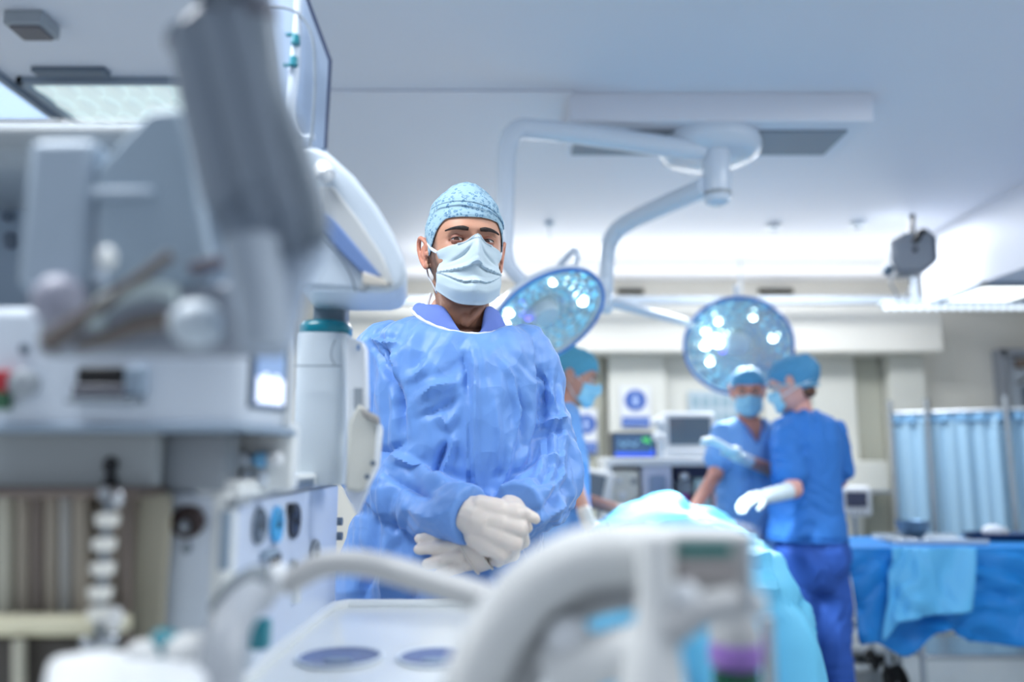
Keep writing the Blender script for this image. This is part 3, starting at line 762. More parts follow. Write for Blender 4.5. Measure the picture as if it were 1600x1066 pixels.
    w0 = V(728, 802, 1.440); kn = pxs([(808, 804, 1.42), (812, 826, 1.415), (803, 848, 1.415), (784, 864, 1.42)])
    gr.tube([w0, V(748, 812, 1.43), V(765, 820, 1.425)], [.036, .036, .033], 22, flat=0.95)
    for k_, b_ in zip(kn, pxs([(752, 794, 1.425), (750, 808, 1.42), (748, 822, 1.42), (746, 838, 1.425)])):
        gr.chain([b_, b_.lerp(k_, .5), k_], [.024, .0225, .0165], 14)
    curls = [[(822, 824, 1.45), (800, 838, 1.485)], [(818, 846, 1.445), (798, 858, 1.48)], [(802, 866, 1.445), (784, 874, 1.48)], [(778, 876, 1.44), (760, 874, 1.475)]]
    for k_, c_ in zip(kn, curls): finger(gr, [k_]+pxs(c_), .0135, .011)
    finger(gr, pxs([(782, 796, 1.432), (806, 796, 1.425), (822, 803, 1.42), (836, 811, 1.42)]), .0165, .0098)
    gm1 = remesh(gr, .0021, 14, .5)
    P = get_np(gm1); Nn = get_nrm(gm1); D = crumple(P, 38, 3, 5)*.0022 + crumple(P, 16, 9, 3)*.002
    P += Nn*D[:, None]; set_np(gm1, P)
    obj('glove', gm1, M_GLOVE, root, angle=70)
    gl = MB()   # other hand, its fingers fan out to the left under the first
    gl.chain(pxs([(800, 800, 1.47), (782, 826, 1.475), (752, 852, 1.475)]), [.032, .034, .036], 18)
    bases = pxs([(728, 838, 1.465), (728, 850, 1.458), (734, 864, 1.456), (744, 878, 1.46)])
    tips = [[(700, 842, 1.462), (676, 840, 1.455), (656, 842, 1.452)], [(704, 854, 1.448), (676, 857, 1.442), (655, 859, 1.44)],
            [(714, 869, 1.445), (690, 876, 1.44), (668, 881, 1.438)], [(726, 882, 1.448), (706, 889, 1.445), (688, 896, 1.445)]]
    for b_, t_ in zip(bases, tips):
        gl.chain([V(765, 856, 1.47), b_], [.022, .0155], 12); finger(gl, [b_]+pxs(t_), .0145, .0098)
    finger(gl, pxs([(770, 835, 1.45), (742, 828, 1.455), (722, 826, 1.47)]), .014, .010)
    gm2 = remesh(gl, .0021, 5, .5)
    P = get_np(gm2); Nn = get_nrm(gm2); P += Nn*(crumple(P, 42, 13, 5)*.0020)[:, None]; set_np(gm2, P)
    g2 = obj('glove', gm2, M_GLOVE, root, angle=70)
    # wide rolled cuff band of the glove across the knuckles
    c0, c1 = V(722, 842, 1.445), V(752, 890, 1.452)
    ax = (V(765, 856, 1.46)-V(728, 868, 1.46)).normalized()
    b = MB(); cc = V(742, 864, 1.462); upv = (c1-c0).normalized(); fw = ax.cross(upv).normalized()
    for off in (-.014, .012):
        b.tube([cc+ax*off+upv*math.cos(a)*.0375+fw*math.sin(a)*.026 for a in [2*PI*k/40 for k in range(41)]], .0022, 8)
    b.grid(lambda u, v: cc+ax*(-.014+.026*v)+upv*math.cos(2*PI*u)*.037+fw*math.sin(2*PI*u)*.0255, 40, 8, closed=True)
    obj('glove_band', b, M_GLOVE, g2, angle=60)
    # trousers and clogs
    tr = MB()
    for s in (-1, 1): tr.chain([pel+Vector((s*.08, 0, 0)), Vector((pel.x+s*.1, 1.655, .5)), Vector((pel.x+s*.11, 1.68, .12))], [.11, .085, .075])
    obj('trousers', remesh(tr, .01, 4), M_SCRUB_P, root, angle=60)
    for s in (-1, 1):
        k = MB().chain([Vector((pel.x+s*.11, 1.70, .052)), Vector((pel.x+s*.125, 1.62, .055)), Vector((pel.x+s*.135, 1.53, .045))], [.05, .054, .044])
        me_ = remesh(k, .006, 3); Pk = get_np(me_); Pk[:, 2] = np.maximum(Pk[:, 2], .001); set_np(me_, Pk)
        obj('clog', me_, M_CLOG, root, angle=60)
    return root
build_surgeon()
# ---------------------------------------------------------------- staff in the background
def fold(me, amp, s, seed, vert=0.35, extra=None):
    P = get_np(me); N_ = get_nrm(me); Q = P.copy(); Q[:, 2] *= vert
    P += N_*(crumple(Q, s, seed, 3)*amp + crumple(P, s*2.2, seed+5, 3)*amp*.35)[:, None]; set_np(me, P); return me
def bare(skin_cols, root, mb, T, name='body'):
    add_ear(mb, T, 1); add_ear(mb, T, -1)
    me = remesh(mb, .005, 3); P = get_np(me); c = np.tile(np.array(s2l(skin_cols)), (len(P), 1)); vcolor(me, c)
    return obj(name, me, M_SKIN, root, angle=80)
def face_bits(root, T):
    for s in (-1, 1):
        ec = T @ Vector((s*.031, -.077, .0))
        e = obj('eye', MB().ell(ec, (.0115, .0115, .009), None, 16, 12), M_EYE, root)
        d = (T.to_3x3() @ Vector((0, -1, 0)))
        obj('iris', MB().ell(ec+d*.0095, (.0055, .0055, .0055), None, 12, 8), M_IRIS, e)
        obj('eyebrow', MB().tube([T @ Vector((s*.014, -.098, .02)), T @ Vector((s*.034, -.093, .025)), T @ Vector((s*.052, -.08, .019))], [.0035, .0035, .0015], 8, smooth=3), M_HAIR, root)
def hand(mb, w, d, up, curl=0.4, L=1.0, thumb=1):
    """five-fingered relaxed hand at wrist w pointing along d, palm normal up"""
    d = Vector(d).normalized(); up = Vector(up); up = (up-d*up.dot(d)).normalized(); sd = d.cross(up)
    mb.chain([w-d*.03, w, w+d*.045*L, w+d*.075*L], [.026, .027, .033, .031], 12)
    for k, (o, l) in enumerate(((-.028, .072), (-.010, .082), (.010, .078), (.027, .062))):
        b_ = w+d*.078*L+sd*o
        p1 = b_+(d*math.cos(curl*.6)-up*math.sin(curl*.6))*l*.5; p2 = p1+(d*math.cos(curl*1.6)-up*math.sin(curl*1.6))*l*.5
        mb.chain([w+d*.04*L+sd*o*.6, b_, p1, p2], [.014, .0115, .0105, .0085], 10)
    t0 = w+d*.02-sd*.02*thumb; t1 = w+d*.055-sd*.048*thumb-up*.012; t2 = w+d*.085-sd*.056*thumb-up*.024
    mb.chain([t0, t1, t2], [.014, .0125, .0095], 10)

def build_profile_staff():
    Y = 3.55
    hc = at(898, 590, Y); root = thing('person', 'person in blue gown and pale cap standing in profile behind the surgeon, facing right', 'person', (hc.x, Y, 0))
    T = Matrix.Translation(hc) @ Matrix.Rotation(math.radians(82), 4, 'Z') @ Matrix.Rotation(math.radians(14), 4, 'X')
    bx = at(872, 700, Y).x
    mb = MB().loft(xf(head_rings(48, 44), T))
    mb.chain([hc+Vector((-.03, 0, -.07)), hc+Vector((-.05, 0, -.16))], [.05, .06])
    sh = Vector((bx-.0, Y, hc.z-.24))
    mb.ell((bx-.02, Y, sh.z-.12), (.09, .15, .2)); mb.ell((bx, Y, .95), (.1, .14, .15))
    # near arm hangs, forearm bare
    S, E, Wr = at(885, 664, Y-.19), at(893, 745, Y-.2), at(917, 808, Y-.24)
    mb.chain([S, E, Wr], [.045, .036, .027])
    mb.chain([Vector((bx+.02, Y+.18, sh.z)), Vector((bx+.05, Y+.2, sh.z-.28)), Vector((bx+.26, Y+.1, sh.z-.34))], [.045, .036, .027])
    for s in (-1, 1): mb.chain([Vector((bx, Y+s*.08, .9)), Vector((bx+.01, Y+s*.09, .5)), Vector((bx-.02, Y+s*.09, .1)), Vector((bx+.1, Y+s*.09, .05))], [.08, .055, .038, .035])
    bare((196, 142, 124), root, mb, T); face_bits(root, T)
    gn = MB(); R = []
    for (z, xc, hw, hd) in ((sh.z+.075, -.035, .07, .08), (sh.z+.05, -.03, .085, .14), (sh.z, -.015, .11, .19), (sh.z-.12, .0, .13, .20), (sh.z-.3, .01, .125, .19), (sh.z-.5, .015, .14, .2), (.6, .01, .16, .22), (.4, .0, .17, .23)):
        R.append([Vector((bx+xc+hw*math.cos(t), Y+hd*math.sin(t), z)) for t in [2*PI*k/40 for k in range(40)]])
    gn.loft(R); gn.chain([S+Vector((-.01, .01, .015)), S.lerp(E, .75)], [.078, .070]); gn.chain([Vector((bx+.02, Y+.17, sh.z)), Vector((bx+.04, Y+.2, sh.z-.2))], [.075, .07])
    obj('scrub_gown', fold(remesh(gn, .011, 5), .018, 9, 4), M_SCRUB_L, root, angle=60)
    hl = MB(); hand(hl, at(920, 818, Y-.24), (at(940, 858, Y-.24)-at(920, 818, Y-.24)), (0, -1, 0), .25)
    hl.chain([at(913, 800, Y-.24), at(921, 822, Y-.24)], [.031, .031])
    obj('glove', remesh(hl, .004, 3), M_GLOVE, root, angle=70)
    h2 = MB(); hand(h2, Vector((bx+.28, Y+.1, sh.z-.345)), (1, -.2, -.1), (0, 0, 1), .6); obj('glove', remesh(h2, .004, 3), M_GLOVE, root, angle=70)
    def edge(a):
        f = max(0, -math.sin(a)); b_ = max(0, math.sin(a)); return -0.005+0.05*smooth01(f*1.2)-.045*smooth01(b_)
    c = obj('surgical_cap', cap_surface(T, edge, 1.10, .014, 60, 26, lump=.007, back=.02), M_CAPB, root, angle=80, solid=.002)
    obj('cap_knot', MB().ell(T @ Vector((0, .125, -.045)), (.022, .025, .02), None, 14, 10).chain([T @ Vector((0, .125, -.045)), T @ Vector((.01, .14, -.09))], [.01, .007]), M_CAPB, c)
    m = obj('face_mask', mask_mesh(T, 31, 30), M_MASKB, root, angle=55, solid=.002)
    obj('ear_loop', MB().tube([T @ Vector((-.06, -.05, -.02)), T @ Vector((-.08, .0, .008)), T @ Vector((-.079, .03, -.02)), T @ Vector((-.064, -.03, -.09))], .002, 6, smooth=4), M_BIND, m)
    hr = MB().ell(T @ Vector((0, .068, -.045)), (.062, .036, .035), T.to_3x3(), 20, 12)
    obj('hair', hr, M_HAIR, root)
    tr = MB()
    for s in (-1, 1): tr.chain([Vector((bx, Y+s*.08, .85)), Vector((bx+.01, Y+s*.09, .5)), Vector((bx-.02, Y+s*.09, .12))], [.1, .08, .07])
    obj('trousers', remesh(tr, .012, 3), M_SCRUB_T, root, angle=60)
    for s in (-1, 1): obj('clog', MB().ell((bx+.04, Y+s*.09, .045), (.13, .05, .045), None, 20, 12), M_CLOG, root)

def build_facing_staff():
    Y = 4.05; hc = at(1177, 609, Y-.09); hc.y = Y
    root = thing('person', 'person in light blue V-neck scrubs and mask holding a bright folded cloth, behind the patient', 'person', (hc.x, Y, 0))
    T = Matrix.Translation(hc) @ Matrix.Rotation(math.radians(-14), 4, 'Z') @ Matrix.Rotation(math.radians(12), 4, 'X') @ Matrix.Diagonal((1, 1, .97, 1))
    bx = at(1172, 700, Y).x; sz = at(1172, 668, Y).z
    mb = MB().loft(xf(head_rings(48, 44), T))
    mb.chain([hc+Vector((0, .02, -.06)), Vector((bx+.005, Y+.02, sz+.02))], [.048, .056])
    mb.ell((bx, Y+.015, sz-.025), (.145, .07, .06)); mb.ell((bx, Y, sz-.2), (.13, .085, .2)); mb.ell((bx, Y, .93), (.13, .09, .15))
    Sl = at(1130, 678, Y); El = at(1118, 742, Y-.08); Wl = at(1086, 792, Y-.26)
    Sr = at(1212, 678, Y); Er = at(1222, 742, Y-.04); Wr = at(1160, 716, Y-.26)
    mb.chain([Sl, El, Wl], [.046, .038, .028]); mb.chain([Sr, Er, Wr], [.046, .038, .028])
    hand(mb, Wl, (Wl-El), (.2, -.4, 1), .4)
    for s in (-1, 1): mb.chain([Vector((bx+s*.08, Y, .88)), Vector((bx+s*.09, Y, .5)), Vector((bx+s*.1, Y, .09)), Vector((bx+s*.11, Y-.1, .05))], [.08, .055, .038, .035])
    bare((206, 142, 124), root, mb, T); face_bits(root, T)
    gn = MB(); R = []
    n = 48
    for (z, hw, hd, yc) in ((sz+.045, .075, .065, .015), (sz+.028, .115, .08, .01), (sz-.005, .168, .1, .005), (sz-.08, .185, .12, 0), (sz-.25, .175, .125, 0), (sz-.45, .175, .13, 0), (sz-.68, .19, .14, 0)):
        ring = []
        for k in range(n):
            t = 2*PI*k/n
            ring.append(Vector((bx+hw*math.cos(t), Y+yc+hd*math.sin(t), z)))
        R.append(ring)
    gn.loft(R); gn.chain([Sl, Sl.lerp(El, .62)], [.066, .070]); gn.chain([Sr, Sr.lerp(Er, .62)], [.066, .07])
    me = fold(remesh(gn, .009, 4), .02, 9, 14)
    # cut the V neck
    P = get_np(me); dx_ = np.abs(P[:, 0]-bx); kill = ((P[:, 1] < Y+.01) & (dx_ < .062*np.clip((P[:, 2]-(sz-.075))/.11, 0, 1)) & (P[:, 2] > sz-.075)) | (((P[:, 0]-bx)/.066)**2+((P[:, 1]-Y-.015)/.055)**2 < 1) & (P[:, 2] > sz+.0)
    bm = bmesh.new(); bm.from_mesh(me); bm.verts.ensure_lookup_table(); bmesh.ops.delete(bm, geom=[bm.verts[i] for i in np.nonzero(kill)[0]], context='VERTS'); bm.to_mesh(me); bm.free()
    top = obj('scrub_top', me, M_SCRUB_L, root, angle=60)
    obj('neck_trim', MB().tube([Vector((bx-.064, Y-.035, sz+.042)), Vector((bx-.03, Y-.105, sz-.02)), Vector((bx, Y-.128, sz-.085)), Vector((bx+.03, Y-.105, sz-.02)), Vector((bx+.064, Y-.035, sz+.042))], .005, 8), M_SCRUB_M, top)
    gl = MB(); dW = (at(1130, 704, Y-.36)-Wr)
    hand(gl, Wr+dW.normalized()*.0, dW, (0, .25, 1), .0, .85); gl.chain([Wr-dW.normalized()*.05, Wr], [.032, .031])
    obj('glove', remesh(gl, .004, 3), M_GLOVEB, root, angle=70)
    def edge(a):
        f = max(0, -math.sin(a)); b_ = max(0, math.sin(a)); return 0.0+0.044*smooth01(f*1.2)-.04*smooth01(b_)
    obj('surgical_cap', cap_surface(T, edge, 1.10, .006, 60, 26, lump=.006), M_CAPC, root, angle=80, solid=.002)
    m = obj('face_mask', mask_mesh(T, 31, 30), M_MASKB, root, angle=55, solid=.002)
    obj('ear_loop', MB().tube([T @ Vector((.06, -.05, -.02)), T @ Vector((.08, .0, .008)), T @ Vector((.079, .03, -.02)), T @ Vector((.064, -.03, -.09))], .003, 6, smooth=4), M_BIND, m)
    tr = MB()
    for s in (-1, 1): tr.chain([Vector((bx+s*.08, Y, .85)), Vector((bx+s*.09, Y, .5)), Vector((bx+s*.1, Y, .12))], [.11, .085, .075])
    obj('trousers', fold(remesh(tr, .012, 3), .015, 8, 3), M_SCRUB_T, root, angle=60)
    for s in (-1, 1): obj('clog', MB().ell((bx+s*.105, Y-.05, .045), (.05, .13, .045), None, 20, 12), M_CLOG, root)
    # the bright folded cloth resting on the glove
    c = at(1122, 701, Y-.37); w = MB()
    w.grid(lambda u, v: c+Vector(((u-.5)*.17+.02*v, (v-.5)*.14, .016-.03*(u-.5)+.012*math.sin(u*6)+.01*math.sin(v*5+u*3))), 20, 14)
    tag(obj('folded_cloth', w, mat('bright_cloth', (245, 250, 255), 0.7), solid=.014, angle=70), 'small bright white folded cloth resting on the raised glove of the staff in V-neck scrubs', 'cloth')
    w = MB()

def build_back_staff():
    Y = 3.72; hc = at(1238, 601, Y)
    root = thing('person', 'person in dark blue scrubs seen from behind beside the patient, gloved arm reaching left', 'person', (hc.x, Y, 0))
    T = Matrix.Translation(hc) @ Matrix.Rotation(math.radians(-128), 4, 'Z') @ Matrix.Rotation(math.radians(14), 4, 'X') @ Matrix.Diagonal((1.02, 1.02, 1.0, 1))
    bx = at(1262, 700, Y).x; sz = at(1262, 668, Y).z
    mb = MB().loft(xf(head_rings(48, 44), T))
    nk = hc+Vector((.03, .0, -.07)); mb.chain([nk, Vector((bx-.015, Y, sz+.03))], [.046, .056])
    mb.ell((bx, Y+.0, sz-.04), (.12, .09, .07)); mb.ell((bx, Y, sz-.2), (.12, .10, .2)); mb.ell((bx, Y, .93), (.12, .12, .15))
    Sl = at(1226, 684, Y-.06); El = at(1240, 765, Y-.18); Wl = at(1196, 776, Y-.24)
    Sr = at(1302, 676, Y+.05); Er = at(1312, 752, Y+.12)
    mb.chain([Sl, El, Wl], [.048, .040, .029]); mb.chain([Sr, Er, Er+Vector((-.1, .2, -.03))], [.044, .036, .03])
    for s in (-1, 1): mb.chain([Vector((bx+s*.07, Y, .88)), Vector((bx+s*.09, Y, .5)), Vector((bx+s*.1, Y, .09)), Vector((bx+s*.08-.06, Y+.1, .05))], [.08, .055, .038, .035])
    bare((214, 160, 150), root, mb, T); face_bits(root, T)
    gn = MB(); R = []; n = 48
    for (py, x0, x1, hd) in ((642, 1238, 1272, .06), (649, 1222, 1292, .1), (662, 1210, 1308, .13), (690, 1206, 1314, .15), (740, 1208, 1312, .15), (790, 1206, 1314, .15), (832, 1202, 1322, .165), (842, 1203, 1321, .165)):
        a, b_ = at(x0, py, Y), at(x1, py, Y); cx = (a.x+b_.x)/2; hw = (b_.x-a.x)/2
        R.append([Vector((cx+hw*math.cos(t), Y+hd*math.sin(t), a.z)) for t in [2*PI*k/n for k in range(n)]])
    gn.loft(R); gn.chain([Sl, Sl.lerp(El, .66)], [.066, .076]); gn.chain([Sr, Sr.lerp(Er, .75)], [.064, .072])
    top = obj('scrub_top', fold(remesh(gn, .009, 4), .026, 8, 24, .6), M_SCRUB_M, root, angle=50)
    obj('hem_seam', MB().tube([Vector((v.x, v.y, v.z)) for v in [R[-1][k].lerp(Vector((bx, Y, R[-1][k].z)), -.02) for k in range(n)]+[R[-1][0]]], .005, 8), M_SCRUB_M, top)
    gl = MB(); dW = (at(1166, 782, Y-.28)-Wl); hand(gl, Wl, dW, (0, -.3, 1), .55)
    gl.chain([Wl.lerp(El, .75), Wl], [.04, .033]); obj('glove', remesh(gl, .004, 3), M_GLOVEB, root, angle=70)
    def edge(a):
        f = max(0, -math.sin(a)); b_ = max(0, math.sin(a)); return -.004+0.05*smooth01(f*1.2)-.05*smooth01(b_)
    c = obj('surgical_cap', cap_surface(T, edge, 1.14, .010, 60, 26, lump=.010, back=.028), M_CAPC, root, angle=80, solid=.002)
    zs = -.012
    obj('cap_band', MB().tube([T @ Vector((.083*math.cos(t), .006+.108*math.sin(t), zs-.024*math.sin(t))) for t in [2*PI*k/36 for k in range(37)]], .004, 8), mat('cap_elastic', (150, 196, 216), .7), c)
    m = obj('face_mask', mask_mesh(T, 31, 30), M_MASKB, root, angle=55, solid=.002)
    obj('mask_tie', MB().tube([T @ Vector((s_*.0, .0, 0)) if False else T @ Vector((.082*math.cos(t), .004+.106*math.sin(t), -.04+.03*math.sin(t))) for t in [-.5+4.14*k/24 for k in range(25)]], .003, 8), M_BIND, m)
    obj('hair', MB().ell(T @ Vector((0, .062, -.052)), (.052, .03, .03), T.to_3x3(), 20, 12), mat('hair_brown', (96, 66, 50), .6), root)
    tr = MB(); R = []
    pel = [at(1212, 838, Y).x, at(1322, 838, Y).x]
    hipx = (pel[0]+pel[1])/2
    z0 = at(1262, 836, Y).z
    tr.ell((hipx, Y-.01, z0-.1), (.168, .155, .17), None, 24, 16)
    for s, kx in ((-1, 1246), (1, 1302)):
        kk = at(kx, 1000, Y)
        tr.chain([Vector((hipx+s*.075, Y, z0-.14)), Vector((kk.x, Y, kk.z)), Vector((kk.x+s*.01, Y+.01, .13))], [.1, .083, .078], 20)
    obj('trousers', fold(remesh(tr, .010, 4), .022, 7, 33, .6), M_SCRUB_T, root, angle=60)
    for s, kx in ((-1, 1246), (1, 1302)):
        kk = at(kx, 1000, Y); obj('clog', MB().ell((kk.x-.02, Y+.05, .045), (.06, .13, .045), None, 20, 12), M_CLOG, root)
build_profile_staff(); build_facing_staff(); build_back_staff()
# ---------------------------------------------------------------- ceiling surgical light with two heads
M_LAMP = mat('lamp_enamel', (206, 218, 232), 0.25, coat=0.3)
M_RIMB = mat('lamp_rim_blue', (70, 124, 200), 0.3)
M_REFL = mat('lamp_reflector', (218, 230, 232), 0.2, metal=0.85)
M_BULB = mat('lamp_bulb', (255, 255, 255), 0.3, emit=(225, 250, 255), estr=9.0)
M_VIOL = mat('lamp_violet', (120, 110, 240), 0.3, emit=(110, 100, 255), estr=2.0)
HX, HY_ = at(1119, 260, 3.2).x, 3.2
def build_light():
    t = thing('surgical_light', 'white ceiling surgical light with two round glass faced heads on bent arms', 'lamp', (HX, HY_, CEIL))
    z1 = at(1119, 214, HY_).z; z0 = at(1119, 318, HY_).z
    cpz = 2.585
    obj('canopy', MB().lathe([(.215, cpz), (.222, cpz-.03), (.21, cpz-.065), (.17, cpz-.09), (.08, cpz-.1), (.001, cpz-.1)], (HX, HY_+.1, 0), n=48), M_LAMP, t)
    hub = obj('hub', MB().lathe([(.02, z1+.03), (.052, z1+.025), (.058, z1+.01), (.058, z0+.03), (.05, z0+.005), (.03, z0-.005), (.001, z0-.006)], (HX, HY_, 0), n=36), M_LAMP, t)
    obj('hub_ring', MB().lathe([(.0595, z0+.045), (.0600, z0+.035), (.0595, z0+.03), (.05, z0+.028)], (HX, HY_, 0), n=36), M_GREY, hub)
    obj('stem', MB().cyl((HX, HY_+.05, z1-.02), (HX, HY_+.09, cpz-.04), .045), M_LAMP, t)
    # arm 1
    a = [at(1098, 237, 3.19), at(960, 217, 3.1), at(835, 202, 3.01), at(806, 206, 2.99), at(792, 235, 2.98), at(790, 320, 2.98), at(790, 396, 2.98), at(800, 422, 2.98), at(838, 462, 3.02)]
    obj('arm', MB().tube(a, [.043, .042, .040, .040, .039, .034, .032, .027, .025], 18, smooth=5), M_LAMP, t)
    b = [at(1104, 292, 3.19), at(1040, 320, 3.42), at(978, 350, 3.68), at(956, 372, 3.74), at(948, 405, 3.75), at(947, 462, 3.75)]
    obj('arm', MB().tube(b, [.044, .043, .042, .041, .038, .034], 18, smooth=5), M_LAMP, t)
    j = at(947, 470, 3.75)
    obj('joint', MB().capsule(j+Vector((0, 0, .02)), j-Vector((0, 0, .03)), .04, .034), M_LAMP, t)
    obj('arm', MB().tube([j, at(1000, 484, 3.95), at(1060, 500, 4.25), at(1110, 515, 4.50)], [.028, .025, .023, .024], 14, smooth=4), M_LAMP, t)
    def headlamp(px, py, Y, R, n, bulbs):
        c = at(px, py, Y); n = Vector(n).normalized(); q = n.to_track_quat('Z', 'X').to_matrix()
        # local +Z is the way the lamp shines
        h = obj('lamp_head', MB().lathe([(.001, -.115), (R*.3, -.112), (R*.42, -.095), (R*.5, -.065), (R*.85, -.04), (R*1.0, -.012), (R*1.06, .008), (R*1.05, .02), (R*.995, .022), (R*.985, .0), (R*.8, -.025), (R*.4, -.045), (.001, -.05)], c, q, 56), M_LAMP, t)
        obj('rim', MB().lathe([(R*1.0, .019), (R*1.055, .021), (R*1.05, .029), (R*1.0, .029), (R*1.0, .019)], c, q, 56, caps=False), M_RIMB, h)
        rf = MB(); nseg = 20; nr = 5
        for k in range(nseg):
            for i in range(nr):
                r0, r1 = R*(.22+.155*i), R*(.22+.155*(i+1)); zz = lambda r: -.022+.03*(r/R)**2
                t0, t1 = 2*PI*k/nseg+(i % 2)*.1, 2*PI*(k+1)/nseg+(i % 2)*.1; cm = (t0+t1)/2; rm = (r0+r1)/2
                pt = lambda r, tt: c+q @ Vector((r*math.cos(tt), r*math.sin(tt), zz(r)))
                mid = c+q @ Vector((rm*math.cos(cm), rm*math.sin(cm), zz(rm)-.006))
                A = [pt(r0, t0), pt(r1, t0), pt(r1, t1), pt(r0, t1), mid]
                rf.add(A, [(0, 1, 4), (1, 2, 4), (2, 3, 4), (3, 0, 4)])
        obj('reflector', rf, M_REFL, h, angle=5)
        obj('centre_dome', MB().lathe([(R*.25, -.03), (R*.25, .004), (R*.2, .018), (.001, .024)], c, q, 32), mat('dome_frost', (196, 214, 228), .25), h)
        for (bx_, by_, br) in bulbs:
            obj('bulb', MB().ell(c+q @ Vector((bx_*R, by_*R, -.004)), (br, br, br*.7), None, 16, 10), M_BULB, h)
        obj('sensor_light', MB().ell(c+q @ Vector((-.12*R, .3*R, .002)), (.014, .014, .01), None, 12, 8), M_VIOL, h)
        obj('glass_cover', MB().lathe([(R*.995, .0225), (R*.7, .027), (R*.3, .030), (.001, .031)], c, q, 48, caps=False), mat('lens_pane', (210, 235, 240), .05, alpha=.12), h)
        for s in (-1, 1):
            g_ = MB().tube([c+q @ Vector((s*R*1.0, 0, -.02)), c+q @ Vector((s*R*1.14, 0, -.035)), c+q @ Vector((s*R*1.1, 0, -.07)), c+q @ Vector((s*R*.6, 0, -.085))], .012, 10, smooth=4)
            obj('handle', g_, M_LAMP, h)
        obj('back_housing', MB().lathe([(.001, -.16), (.05, -.155), (.07, -.13), (.075, -.1)], c, q, 28), M_LAMP, h)
        sp = bpy.data.lights.new('lamp_beam', 'SPOT'); sp.energy = 230; sp.spot_size = math.radians(40); sp.spot_blend = .5; sp.shadow_soft_size = .12; sp.color = (.88, .98, 1.0)
        so = bpy.data.objects.new('lamp_beam', sp); COL.objects.link(so); so.location = c+n*.05
        tgt = at(1085, 800, 3.30); so.rotation_euler = (tgt-so.location).to_track_quat('-Z', 'Y').to_euler()
        return h
    headlamp(852, 492, 3.05, .235, (.42, -.50, -.76), ((-.55, -.2, .016), (.35, -.62, .019), (-.1, .7, .018), (-.32, .62, .015), (.62, .25, .014)))
    headlamp(1153, 540, 4.35, .28, (-.22, -.80, -.50), ((0.0, .62, .026), (-.36, .55, .020), (.3, .6, .020), (.05, .38, .03), (.5, .35, .018), (-.6, -.1, .014), (.55, -.3, .016), (.1, -.66, .02)))
build_light()
x0, x1 = at(890, 160, 3.1).x, at(1360, 160, 3.1).x
struct('trim_12', MB().box(((x0+x1)/2, 3.28, 2.64), (x1-x0, .40, .12)), M_CEIL, 'boxed plinth under the ceiling that carries the surgical light', bevel=.004)
obj('underside_plate', MB().box(((x0+x1)/2-.02, 3.30, 2.576), (x1-x0-.1, .26, .012)), mat('plate_grey', (128, 138, 150), .5), bpy.data.objects['trim_12'], bevel=.002)

